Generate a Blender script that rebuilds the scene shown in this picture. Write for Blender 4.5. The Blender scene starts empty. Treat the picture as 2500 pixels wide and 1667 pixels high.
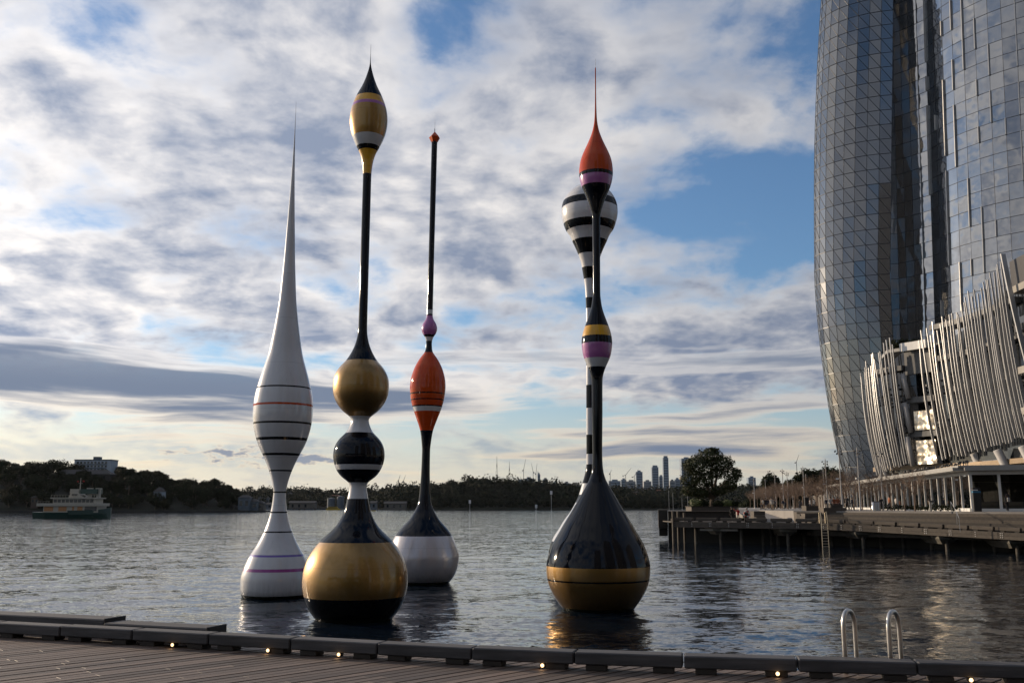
import bpy, math, random
import numpy as np
from mathutils import Vector, Matrix

scene = bpy.context.scene
COL = scene.collection
R = math.radians
RND = random.Random(7)

# ------------------------------------------------------------------ camera
EYE = 4.5                                   # metres above the harbour
cam_d = bpy.data.cameras.new('camera')
cam_d.sensor_width = 36.0
cam_d.lens = 33.0
cam_d.clip_start = 0.2
cam_d.clip_end = 30000
cam = bpy.data.objects.new('camera', cam_d)
cam.location = (0, 0, EYE)
cam.rotation_euler = (R(90 + 9.937), 0, 0)
COL.objects.link(cam)
scene.camera = cam

# ------------------------------------------------------------------ sun and exposure
SUN_AZ, SUN_EL = -57.0, 13.5                # degrees; azimuth from +Y, negative = left
sun_vec = Vector((math.sin(R(SUN_AZ)) * math.cos(R(SUN_EL)), math.cos(R(SUN_AZ)) * math.cos(R(SUN_EL)), math.sin(R(SUN_EL))))
sd = bpy.data.lights.new('sun', 'SUN')
sd.energy = 4.8
sd.angle = R(0.6)
sd.color = (1.0, 0.80, 0.58)
sun = bpy.data.objects.new('sun', sd)
sun.rotation_euler = (-sun_vec).to_track_quat('-Z', 'Y').to_euler()
sun.location = (-60, 40, 60)
COL.objects.link(sun)
vs = scene.view_settings
scene.display_settings.display_device = 'sRGB'
vs.view_transform = 'Standard'
vs.look = 'None'
vs.exposure = 0.0
vs.gamma = 1.0
vs.use_curve_mapping = False
scene.cycles.use_denoising = True
scene.cycles.max_bounces = 6
scene.cycles.diffuse_bounces = 2
scene.cycles.glossy_bounces = 4
scene.cycles.transmission_bounces = 4
scene.cycles.transparent_max_bounces = 8
scene.cycles.sample_clamp_indirect = 6.0
scene.cycles.caustics_reflective = False
scene.cycles.caustics_refractive = False

# ------------------------------------------------------------------ sky: clear sky with layers of cloud
class NT:
    """Small helper to write node trees as expressions."""
    def __init__(self, tree):
        self.t = tree
    def n(self, typ, **kw):
        nd = self.t.nodes.new(typ)
        for k, v in kw.items():
            setattr(nd, k, v)
        return nd
    def set(self, sock, v):
        if hasattr(v, 'is_linked') or isinstance(v, bpy.types.NodeSocket):
            self.t.links.new(v, sock)
        else:
            sock.default_value = v
    def m(self, op, a, b=None, c=None, clamp=False):
        nd = self.n('ShaderNodeMath', operation=op)
        nd.use_clamp = clamp
        self.set(nd.inputs[0], a)
        if b is not None: self.set(nd.inputs[1], b)
        if c is not None: self.set(nd.inputs[2], c)
        return nd.outputs[0]
    def vm(self, op, a, b=None):
        nd = self.n('ShaderNodeVectorMath', operation=op)
        self.set(nd.inputs[0], a)
        if b is not None: self.set(nd.inputs[1], b)
        return nd.outputs[0]
    def comb(self, x, y, z):
        nd = self.n('ShaderNodeCombineXYZ')
        for i, v in enumerate((x, y, z)): self.set(nd.inputs[i], v)
        return nd.outputs[0]
    def sep(self, v):
        nd = self.n('ShaderNodeSeparateXYZ'); self.set(nd.inputs[0], v)
        return nd.outputs
    def noise(self, vec, scale, detail=4.0, rough=0.5, lac=2.0, dist=0.0, dim='3D'):
        nd = self.n('ShaderNodeTexNoise'); nd.noise_dimensions = dim
        self.set(nd.inputs['Vector'], vec)
        nd.inputs['Scale'].default_value = scale
        nd.inputs['Detail'].default_value = detail
        nd.inputs['Roughness'].default_value = rough
        nd.inputs['Lacunarity'].default_value = lac
        nd.inputs['Distortion'].default_value = dist
        return nd.outputs[0]
    def step(self, v, lo, hi, a=0.0, b=1.0):
        nd = self.n('ShaderNodeMapRange', interpolation_type='SMOOTHSTEP')
        self.set(nd.inputs[0], v)
        nd.inputs[1].default_value = lo; nd.inputs[2].default_value = hi
        nd.inputs[3].default_value = a; nd.inputs[4].default_value = b
        return nd.outputs[0]
    def lin(self, v, lo, hi, a=0.0, b=1.0):
        nd = self.n('ShaderNodeMapRange'); nd.clamp = True
        self.set(nd.inputs[0], v)
        nd.inputs[1].default_value = lo; nd.inputs[2].default_value = hi
        nd.inputs[3].default_value = a; nd.inputs[4].default_value = b
        return nd.outputs[0]
    def mix(self, fac, a, b, blend='MIX'):
        nd = self.n('ShaderNodeMix', data_type='RGBA', blend_type=blend)
        self.set(nd.inputs[0], fac)
        self.set(nd.inputs[6], a if not isinstance(a, tuple) else (*a, 1.0))
        self.set(nd.inputs[7], b if not isinstance(b, tuple) else (*b, 1.0))
        return nd.outputs[2]
    def gauss(self, az, el, a0, e0, sa, se):
        da = self.m('DIVIDE', self.m('SUBTRACT', az, a0), sa)
        de = self.m('DIVIDE', self.m('SUBTRACT', el, e0), se)
        q = self.m('ADD', self.m('MULTIPLY', da, da), self.m('MULTIPLY', de, de))
        return self.m('EXPONENT', self.m('MULTIPLY', q, -1.0))

world = bpy.data.worlds.new('World')
scene.world = world
world.use_nodes = True
wt = world.node_tree
wt.nodes.clear()
W = NT(wt)
WS = 0.14                                   # background strength
tc = W.n('ShaderNodeTexCoord')
d = W.vm('NORMALIZE', tc.outputs['Generated'])
dx, dy, dz = W.sep(d)
sky = W.n('ShaderNodeTexSky', sky_type='NISHITA')
sky.sun_disc = False
sky.sun_elevation = R(SUN_EL)
sky.sun_rotation = R(SUN_AZ)
sky.air_density = 1.0
sky.dust_density = 0.6
sky.ozone_density = 4.0
zc = W.m('MAXIMUM', dz, 0.0)
az = W.m('MULTIPLY', W.m('ARCTAN2', dx, dy), 57.2958)      # degrees, 0 = +Y
el = W.m('MULTIPLY', W.m('ARCSINE', zc), 57.2958)
# flat cloud ceiling, bent down towards the horizon like the real one
inv = W.m('DIVIDE', 1.0, W.m('ADD', zc, 0.24))
u = W.m('MULTIPLY', dx, inv)
v = W.m('MULTIPLY', dy, inv)
p = W.comb(u, v, 0.0)
# slow warp
w1 = W.n('ShaderNodeTexNoise'); W.set(w1.inputs['Vector'], p); w1.inputs['Scale'].default_value = 1.6; w1.inputs['Detail'].default_value = 3.0
warp = W.vm('MULTIPLY', W.vm('SUBTRACT', w1.outputs['Color'], (0.5, 0.5, 0.5)), (0.20, 0.16, 0.0))
pw = W.vm('ADD', p, warp)
ps = W.vm('MULTIPLY', pw, (1.0, 0.95, 1.0))
pa = W.vm('ADD', ps, (3.1, 7.7, 1.3))
nA = W.noise(pa, 5.2, 7.0, 0.56, 2.1)
sunoff = (0.045 * math.sin(R(SUN_AZ)), 0.045 * math.cos(R(SUN_AZ)), 0.0)
# the same field sampled a little towards the sun: gives lit and shaded sides
nA2 = W.noise(W.vm('ADD', pa, sunoff), 5.2, 4.0, 0.56, 2.1)
big = W.noise(W.vm('ADD', ps, (11.3, 2.2, 5.0)), 2.3, 3.0, 0.5)
dk = W.noise(W.vm('ADD', W.vm('MULTIPLY', pw, (0.8, 1.15, 1.0)), (4.0, 21.0, 8.0)), 2.6, 5.0, 0.52)
gap1 = W.gauss(az, el, 17.5, 18.0, 12.0, 4.6)
gap2 = W.gauss(az, el, 24.0, 27.5, 8.0, 4.0)
gap3 = W.gauss(az, el, -21.0, 10.6, 5.5, 1.3)
gap4 = W.gauss(az, el, 4.0, 5.0, 30.0, 1.2)
gap5 = W.gauss(az, el, -3.0, 8.6, 9.0, 0.9)
fill1 = W.gauss(az, el, -16.0, 20.0, 28.0, 9.0)
fill2 = W.gauss(az, el, 15.0, 10.5, 20.0, 2.8)
fill3 = W.gauss(az, el, 4.0, 27.0, 12.0, 5.0)
cov = W.m('ADD', W.m('MULTIPLY', nA, 0.54), W.m('MULTIPLY', big, 0.64))
cov = W.m('SUBTRACT', cov, 0.074)
for g_, k_ in ((gap1, -0.155), (gap2, -0.11), (gap3, -0.13), (gap4, -0.16), (gap5, -0.10), (fill1, 0.10), (fill2, 0.08), (fill3, 0.03)):
    cov = W.m('ADD', cov, W.m('MULTIPLY', g_, k_))
lowfade = W.step(el, 1.5, 7.0)
alphaA = W.m('MULTIPLY', W.step(cov, 0.39, 0.57), W.m('ADD', 0.25, W.m('MULTIPLY', lowfade, 0.75)))
thick = W.step(W.m('ADD', cov, W.m('MULTIPLY', W.m('SUBTRACT', dk, 0.5), 0.62)), 0.40, 0.76)
relief = W.m('MULTIPLY', W.m('SUBTRACT', nA, nA2), 2.9)
shade = W.m('ADD', W.m('MULTIPLY', thick, 0.95), W.m('MULTIPLY', relief, 0.5), clamp=True)
# brightness falls away from the sun
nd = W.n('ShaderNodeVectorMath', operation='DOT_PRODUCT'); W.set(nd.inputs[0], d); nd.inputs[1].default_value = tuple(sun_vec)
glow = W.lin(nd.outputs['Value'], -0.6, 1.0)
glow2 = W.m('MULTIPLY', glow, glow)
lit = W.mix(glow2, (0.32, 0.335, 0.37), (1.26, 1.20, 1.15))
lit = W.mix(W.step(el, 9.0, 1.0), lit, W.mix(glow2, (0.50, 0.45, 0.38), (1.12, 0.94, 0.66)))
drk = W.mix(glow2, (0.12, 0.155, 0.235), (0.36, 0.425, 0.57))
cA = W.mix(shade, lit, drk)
# low streaks of stratus seen edge on
wob = W.noise(W.comb(W.m('MULTIPLY', az, 0.05), W.m('MULTIPLY', el, 0.10), 4.0), 1.0, 3.0, 0.5)
elw = W.m('ADD', el, W.m('MULTIPLY', W.m('SUBTRACT', wob, 0.5), 2.6))
nB = W.noise(W.comb(W.m('MULTIPLY', az, 0.045), W.m('MULTIPLY', elw, 0.62), 9.0), 1.0, 7.0, 0.55)
bandB = W.m('MULTIPLY', W.step(el, 0.4, 2.2), W.step(el, 13.0, 6.5))
lens1 = W.m('MULTIPLY', W.gauss(az, elw, -20.0, 6.6, 24.0, 1.55), W.step(az, 5.0, -9.0))
lens2 = W.gauss(az, elw, 18.0, 8.3, 14.0, 0.8)
lens3 = W.gauss(az, elw, 10.0, 3.2, 13.0, 0.55)
covB = W.m('ADD', nB, W.m('MULTIPLY', lens1, 0.34))
covB = W.m('ADD', covB, W.m('MULTIPLY', lens2, 0.14))
covB = W.m('ADD', covB, W.m('MULTIPLY', lens3, 0.12))
alphaB = W.m('MULTIPLY', W.step(covB, 0.52, 0.63), bandB)
shB = W.step(covB, 0.56, 0.76)
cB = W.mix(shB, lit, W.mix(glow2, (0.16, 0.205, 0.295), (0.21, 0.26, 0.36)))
# small heaped clouds just above the hills
pc = W.comb(W.m('MULTIPLY', az, 0.62), W.m('MULTIPLY', el, 1.7), 2.0)
nC = W.noise(pc, 1.0, 7.0, 0.6)
bandC = W.gauss(az, el, -14.5, 2.9, 6.5, 0.75)
covC = W.m('MULTIPLY', W.step(bandC, 0.05, 0.4), W.m('ADD', W.m('MULTIPLY', bandC, 0.26), nC))
alphaC = W.step(covC, 0.64, 0.74)
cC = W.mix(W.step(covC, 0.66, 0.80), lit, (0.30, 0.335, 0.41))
# thin veil towards the horizon
veil = W.m('MULTIPLY', W.step(el, 9.0, 0.0), 0.78)
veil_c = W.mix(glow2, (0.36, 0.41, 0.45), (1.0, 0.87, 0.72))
base = W.mix(1.0, sky.outputs[0], (WS, WS, WS), 'MULTIPLY')
c0 = W.mix(veil, base, veil_c)
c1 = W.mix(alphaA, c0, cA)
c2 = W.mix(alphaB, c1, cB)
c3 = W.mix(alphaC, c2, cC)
below = W.step(dz, -0.02, 0.0)
c4 = W.mix(below, (0.06, 0.07, 0.08), c3)
c5 = W.mix(1.0, c4, (1 / WS, 1 / WS, 1 / WS), 'MULTIPLY')
bg = W.n('ShaderNodeBackground')
W.set(bg.inputs[0], c5)
bg.inputs[1].default_value = WS
wo = W.n('ShaderNodeOutputWorld')
wt.links.new(bg.outputs[0], wo.inputs[0])
world.cycles.sampling_method = 'MANUAL'
world.cycles.sample_map_resolution = 1024

# ================================================================== helpers
def tag(o, label=None, cat=None, group=None, kind=None):
    if label: o['label'] = label
    if cat: o['category'] = cat
    if group: o['group'] = group
    if kind: o['kind'] = kind
    return o

def empty(name, loc=(0, 0, 0), rz=0.0):
    o = bpy.data.objects.new(name, None)
    o.empty_display_size = 0.2
    o.location = loc
    o.rotation_euler = (0, 0, rz)
    COL.objects.link(o)
    return o

class MB:
    """Collects faces and links them as ONE mesh object."""
    def __init__(self):
        self.v = []; self.f = []; self.mi = []; self.cur = 0
    def add(self, vs, fs):
        o = len(self.v)
        self.v += [tuple(x) for x in vs]
        self.f += [tuple(i + o for i in f) for f in fs]
        self.mi += [self.cur] * len(fs)
    def box(self, x0, x1, y0, y1, z0, z1):
        self.add([(x0, y0, z0), (x1, y0, z0), (x1, y1, z0), (x0, y1, z0), (x0, y0, z1), (x1, y0, z1), (x1, y1, z1), (x0, y1, z1)],
                 [(0, 3, 2, 1), (4, 5, 6, 7), (0, 1, 5, 4), (1, 2, 6, 5), (2, 3, 7, 6), (3, 0, 4, 7)])
    def obox(self, c, size, rz=0.0, rx=0.0, ry=0.0):
        m = Matrix.Translation(c) @ Matrix.Rotation(rz, 4, 'Z') @ Matrix.Rotation(ry, 4, 'Y') @ Matrix.Rotation(rx, 4, 'X')
        a, b, h = size[0] / 2, size[1] / 2, size[2] / 2
        q = [(-a, -b, -h), (a, -b, -h), (a, b, -h), (-a, b, -h), (-a, -b, h), (a, -b, h), (a, b, h), (-a, b, h)]
        self.add([m @ Vector(t) for t in q], [(0, 3, 2, 1), (4, 5, 6, 7), (0, 1, 5, 4), (1, 2, 6, 5), (2, 3, 7, 6), (3, 0, 4, 7)])
    def bbox(self, size, b=0.01):
        """Box with chamfered edges, centred at the origin."""
        a, w, h = (s / 2 for s in size)
        vs = []
        for sx in (-1, 1):
            for sy in (-1, 1):
                for sz in (-1, 1):
                    vs += [(sx * a, sy * (w - b), sz * (h - b)), (sx * (a - b), sy * w, sz * (h - b)), (sx * (a - b), sy * (w - b), sz * h)]
        ix = lambda sx, sy, sz, k: ((sx > 0) * 4 + (sy > 0) * 2 + (sz > 0)) * 3 + k
        fs = []
        for k in range(3):
            for s in (-1, 1):
                quad = []
                for (p, q) in ((-1, -1), (1, -1), (1, 1), (-1, 1)):
                    t = [0, 0, 0]; t[k] = s; o = [i for i in range(3) if i != k]; t[o[0]] = p; t[o[1]] = q
                    quad.append(ix(*t, k))
                fs.append(tuple(quad))
        for k in range(3):
            o = [i for i in range(3) if i != k]
            for p in (-1, 1):
                for q in (-1, 1):
                    t0 = [0, 0, 0]; t1 = [0, 0, 0]
                    t0[k] = -1; t1[k] = 1
                    for t in (t0, t1): t[o[0]] = p; t[o[1]] = q
                    fs.append((ix(*t0, o[0]), ix(*t1, o[0]), ix(*t1, o[1]), ix(*t0, o[1])))
        for sx in (-1, 1):
            for sy in (-1, 1):
                for sz in (-1, 1):
                    fs.append((ix(sx, sy, sz, 0), ix(sx, sy, sz, 1), ix(sx, sy, sz, 2)))
        self.add(vs, fs)
    def prism(self, poly, z0, z1):
        n = len(poly)
        vs = [(x, y, z0) for x, y in poly] + [(x, y, z1) for x, y in poly]
        fs = [tuple(range(n - 1, -1, -1)), tuple(range(n, 2 * n))] + [(i, (i + 1) % n, n + (i + 1) % n, n + i) for i in range(n)]
        self.add(vs, fs)
    def tube(self, pts, rad, n=6, cap=True):
        pts = [Vector(p) for p in pts]
        if not hasattr(rad, '__len__'): rad = [rad] * len(pts)
        vs = []; prev = None
        for i, p in enumerate(pts):
            t = (pts[min(i + 1, len(pts) - 1)] - pts[max(i - 1, 0)])
            t = t.normalized() if t.length > 1e-9 else Vector((0, 0, 1))
            if prev is None:
                a = t.orthogonal().normalized()
            else:
                a = (prev - t * prev.dot(t))
                a = a.normalized() if a.length > 1e-6 else t.orthogonal().normalized()
            prev = a
            b = t.cross(a)
            for k in range(n):
                an = 2 * math.pi * k / n
                vs.append(p + (a * math.cos(an) + b * math.sin(an)) * rad[i])
        fs = []
        for i in range(len(pts) - 1):
            for k in range(n):
                fs.append((i * n + k, i * n + (k + 1) % n, (i + 1) * n + (k + 1) % n, (i + 1) * n + k))
        if cap:
            fs.append(tuple(range(n - 1, -1, -1)))
            fs.append(tuple(range((len(pts) - 1) * n, len(pts) * n)))
        self.add(vs, fs)
    def lathe(self, rings, n=48, cx=0.0, cy=0.0, lean=0.0):
        vs = []
        for z, r in rings:
            for k in range(n):
                an = 2 * math.pi * k / n
                vs.append((cx + lean * z + r * math.cos(an), cy + r * math.sin(an), z))
        fs = []
        for i in range(len(rings) - 1):
            for k in range(n):
                fs.append((i * n + k, i * n + (k + 1) % n, (i + 1) * n + (k + 1) % n, (i + 1) * n + k))
        self.add(vs, fs)
    def mesh(self, name):
        me = bpy.data.meshes.new(name)
        me.from_pydata(self.v, [], self.f)
        return me
    def build(self, name, mat, parent=None, smooth=False, loc=None, rz=0.0):
        me = self.mesh(name)
        mats = mat if isinstance(mat, (list, tuple)) else [mat]
        for m in mats: me.materials.append(m)
        if len(mats) > 1:
            me.polygons.foreach_set('material_index', self.mi)
        if smooth:
            me.polygons.foreach_set('use_smooth', [True] * len(me.polygons))
        me.update()
        o = bpy.data.objects.new(name, me)
        COL.objects.link(o)
        if parent is not None: o.parent = parent
        if loc is not None: o.location = loc
        if rz: o.rotation_euler = (0, 0, rz)
        return o

def inst(name, me, parent=None, loc=(0, 0, 0), rz=0.0, sc=None, rot=None):
    o = bpy.data.objects.new(name, me)
    COL.objects.link(o)
    if parent is not None: o.parent = parent
    o.location = loc
    o.rotation_euler = rot if rot is not None else (0, 0, rz)
    if sc is not None: o.scale = sc if hasattr(sc, '__len__') else (sc, sc, sc)
    return o

def copy_tree(o, parent=None):
    c = o.copy()
    COL.objects.link(c)
    if parent is not None: c.parent = parent
    for ch in o.children:
        copy_tree(ch, c)
    return c

ORD = ['first', 'second', 'third', 'fourth', 'fifth', 'sixth', 'seventh', 'eighth', 'ninth', 'tenth', 'eleventh', 'twelfth', 'thirteenth',
       'fourteenth', 'fifteenth', 'sixteenth', 'seventeenth', 'eighteenth', 'nineteenth', 'twentieth']
def ordinal(i):
    if i < 20: return ORD[i]
    tens = ['', '', 'twenty', 'thirty', 'forty', 'fifty', 'sixty'][(i + 1) // 10]
    if (i + 1) % 10 == 0: return {'twenty': 'twentieth', 'thirty': 'thirtieth', 'forty': 'fortieth', 'fifty': 'fiftieth'}[tens]
    return tens + '-' + ORD[(i + 1) % 10 - 1]

def ordinal2(i):
    return ordinal(i) if i < 59 else str(i + 1) + ('st' if (i + 1) % 10 == 1 else 'nd' if (i + 1) % 10 == 2 else 'rd' if (i + 1) % 10 == 3 else 'th')

# ================================================================== materials
MATS = {}
def mat(name, col, rough=0.6, metal=0.0, var=0.15, scale=3.0, bump=0.0, bscale=20.0, spec=0.5, coat=0.0, stretch=(1, 1, 1), rand=0.0, ior=None, coat_rough=0.03, detail=4.0):
    m = bpy.data.materials.new(name)
    m.use_nodes = True
    t = NT(m.node_tree)
    b = m.node_tree.nodes['Principled BSDF']
    tc = t.n('ShaderNodeTexCoord')
    co = t.vm('MULTIPLY', tc.outputs['Object'], stretch)
    if var > 0 or rand > 0:
        nz = t.noise(co, scale, detail, 0.6)
        f = t.lin(nz, 0.25, 0.75, 1.0 - var, 1.0 + var)
        if rand > 0:
            oi = t.n('ShaderNodeObjectInfo')
            f = t.m('MULTIPLY', f, t.lin(oi.outputs['Random'], 0.0, 1.0, 1.0 - rand, 1.0 + rand))
        sc = t.n('ShaderNodeVectorMath', operation='SCALE')
        sc.inputs[0].default_value = col[:3]
        t.set(sc.inputs['Scale'], f)
        t.set(b.inputs['Base Color'], sc.outputs[0])
    else:
        b.inputs['Base Color'].default_value = (*col[:3], 1)
    b.inputs['Roughness'].default_value = rough
    b.inputs['Metallic'].default_value = metal
    b.inputs['Specular IOR Level'].default_value = spec
    if ior: b.inputs['IOR'].default_value = ior
    if coat:
        b.inputs['Coat Weight'].default_value = coat
        b.inputs['Coat Roughness'].default_value = coat_rough
    if bump > 0:
        bn = t.n('ShaderNodeBump')
        bn.inputs['Strength'].default_value = 1.0
        bn.inputs['Distance'].default_value = bump
        t.set(bn.inputs['Height'], t.noise(co, bscale, 4.0, 0.6))
        t.set(b.inputs['Normal'], bn.outputs[0])
    MATS[name] = m
    return m

def emis(name, col, strength):
    m = bpy.data.materials.new(name); m.use_nodes = True
    b = m.node_tree.nodes['Principled BSDF']
    b.inputs['Base Color'].default_value = (*col, 1)
    b.inputs['Emission Color'].default_value = (*col, 1)
    b.inputs['Emission Strength'].default_value = strength
    return m

# sculpture paints: gloss lacquer, faintly orange-peeled, with water marks
def paint(name, col, rough=0.16, metal=0.0, coat=1.0, spec=0.15):
    m = bpy.data.materials.new(name); m.use_nodes = True
    t = NT(m.node_tree); b = m.node_tree.nodes['Principled BSDF']
    tc = t.n('ShaderNodeTexCoord')
    st = t.noise(t.vm('MULTIPLY', tc.outputs['Object'], (2.2, 2.2, 0.18)), 1.6, 4.0, 0.6)
    sm = t.noise(tc.outputs['Object'], 0.7, 3.0, 0.5)
    f = t.m('MULTIPLY', t.lin(st, 0.35, 0.75, 1.02, 0.94), t.lin(sm, 0.3, 0.7, 0.96, 1.04))
    # grime washed up from the waterline, rain streaks, and the joints between the moulded sections
    zz = t.sep(tc.outputs['Object'])[2]
    fine = t.noise(t.vm('MULTIPLY', tc.outputs['Object'], (7.0, 7.0, 0.5)), 1.0, 4.0, 0.6)
    gr = t.m('MULTIPLY', t.step(t.m('ADD', zz, t.m('MULTIPLY', fine, 1.1)), 1.5, 0.45), 0.38)
    drip = t.m('MULTIPLY', t.step(fine, 0.60, 0.78), 0.13)
    fr = t.m('FRACT', t.m('DIVIDE', t.m('ADD', zz, 0.37), 2.45))
    seam = t.m('MULTIPLY', t.m('LESS_THAN', fr, 0.006), 0.30)
    f = t.m('MULTIPLY', f, t.m('SUBTRACT', 1.0, t.m('MAXIMUM', gr, t.m('MAXIMUM', drip, seam))))
    sc = t.n('ShaderNodeVectorMath', operation='SCALE')
    sc.inputs[0].default_value = col
    t.set(sc.inputs['Scale'], f)
    t.set(b.inputs['Base Color'], sc.outputs[0])
    b.inputs['Metallic'].default_value = metal
    b.inputs['Roughness'].default_value = rough
    b.inputs['Coat Weight'].default_value = coat
    b.inputs['Specular IOR Level'].default_value = spec
    b.inputs['Coat Roughness'].default_value = 0.075
    bn = t.n('ShaderNodeBump'); bn.inputs['Distance'].default_value = 0.003
    t.set(bn.inputs['Height'], t.noise(tc.outputs['Object'], 1.6, 1.0, 0.5))
    t.set(b.inputs['Normal'], bn.outputs[0])
    t.set(b.inputs['Coat Normal'], bn.outputs[0])
    return m
PAINT = {
    'W': paint('white_paint', (0.62, 0.62, 0.635), 0.3),
    'P': paint('pearl_paint', (0.50, 0.48, 0.50), 0.30, 0.35),
    'K': paint('black_paint', (0.003, 0.003, 0.004), 0.3, spec=0.0, coat=0.6),
    'N': paint('navy_paint', (0.003, 0.0045, 0.009), 0.3, spec=0.0, coat=0.6),
    'G': paint('gold_paint', (0.31, 0.18, 0.052), 0.40, 0.9, coat=0.8),
    'O': paint('orange_paint', (0.52, 0.062, 0.006), 0.35, spec=0.0, coat=0.75),
    'Y': paint('yellow_paint', (0.70, 0.36, 0.012), 0.3),
    'L': paint('lilac_paint', (0.40, 0.13, 0.36), 0.3),
    'V': paint('violet_paint', (0.16, 0.10, 0.42), 0.3),
    'M': paint('magenta_paint', (0.32, 0.05, 0.26), 0.3),
}
PNAME = {'W': 'white', 'P': 'pearl', 'K': 'black', 'N': 'navy', 'G': 'gold', 'O': 'orange', 'Y': 'yellow', 'L': 'lilac', 'V': 'violet', 'M': 'magenta'}

timber_deck = mat('weathered_deck_timber', (0.118, 0.086, 0.068), 0.62, var=0.5, scale=2.2, bump=0.0025, bscale=9.0, stretch=(0.35, 9, 9), rand=0.42, detail=7)
timber_beam = mat('weathered_beam_timber', (0.065, 0.064, 0.067), 0.7, var=0.5, scale=2.5, bump=0.003, bscale=10.0, stretch=(0.5, 6, 6), rand=0.16, detail=7)
timber_dark = mat('dark_wharf_timber', (0.035, 0.029, 0.024), 0.75, var=0.3, scale=1.5, bump=0.01, bscale=3.0, stretch=(0.4, 3, 3), rand=0.12)
timber_wharf = mat('grey_wharf_timber', (0.075, 0.061, 0.048), 0.75, var=0.3, scale=1.2, bump=0.008, bscale=3.0, stretch=(0.4, 3, 3), rand=0.18)
stainless = mat('brushed_stainless', (0.58, 0.56, 0.53), 0.28, 1.0, var=0.06, scale=30)
lamp_body = mat('lamp_housing', (0.02, 0.02, 0.02), 0.4, 0.5, var=0)
lamp_glow = emis('warm_lamp_lens', (1.0, 0.66, 0.34), 2.6)
steel_grey = mat('galvanised_steel', (0.36, 0.36, 0.36), 0.42, 0.6, var=0.1, scale=8)
bolt_steel = mat('bolt_steel', (0.75, 0.73, 0.70), 0.5, 0.2, var=0)
concrete = mat('concrete', (0.30, 0.28, 0.25), 0.85, var=0.2, scale=0.8, bump=0.01, bscale=6)
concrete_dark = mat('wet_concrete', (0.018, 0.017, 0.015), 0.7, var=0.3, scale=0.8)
paving = mat('stone_paving', (0.22, 0.205, 0.19), 0.8, var=0.18, scale=0.5)
white_frame = mat('white_painted_frame', (0.72, 0.71, 0.68), 0.4, var=0.05)
roof_metal = mat('grey_roof_edge', (0.33, 0.32, 0.30), 0.5, 0.3, var=0.1)
dark_metal = mat('dark_metal', (0.03, 0.03, 0.033), 0.5, 0.4, var=0.1)
black_matt = mat('dark_interior', (0.012, 0.012, 0.013), 0.8, var=0.2)

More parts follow.
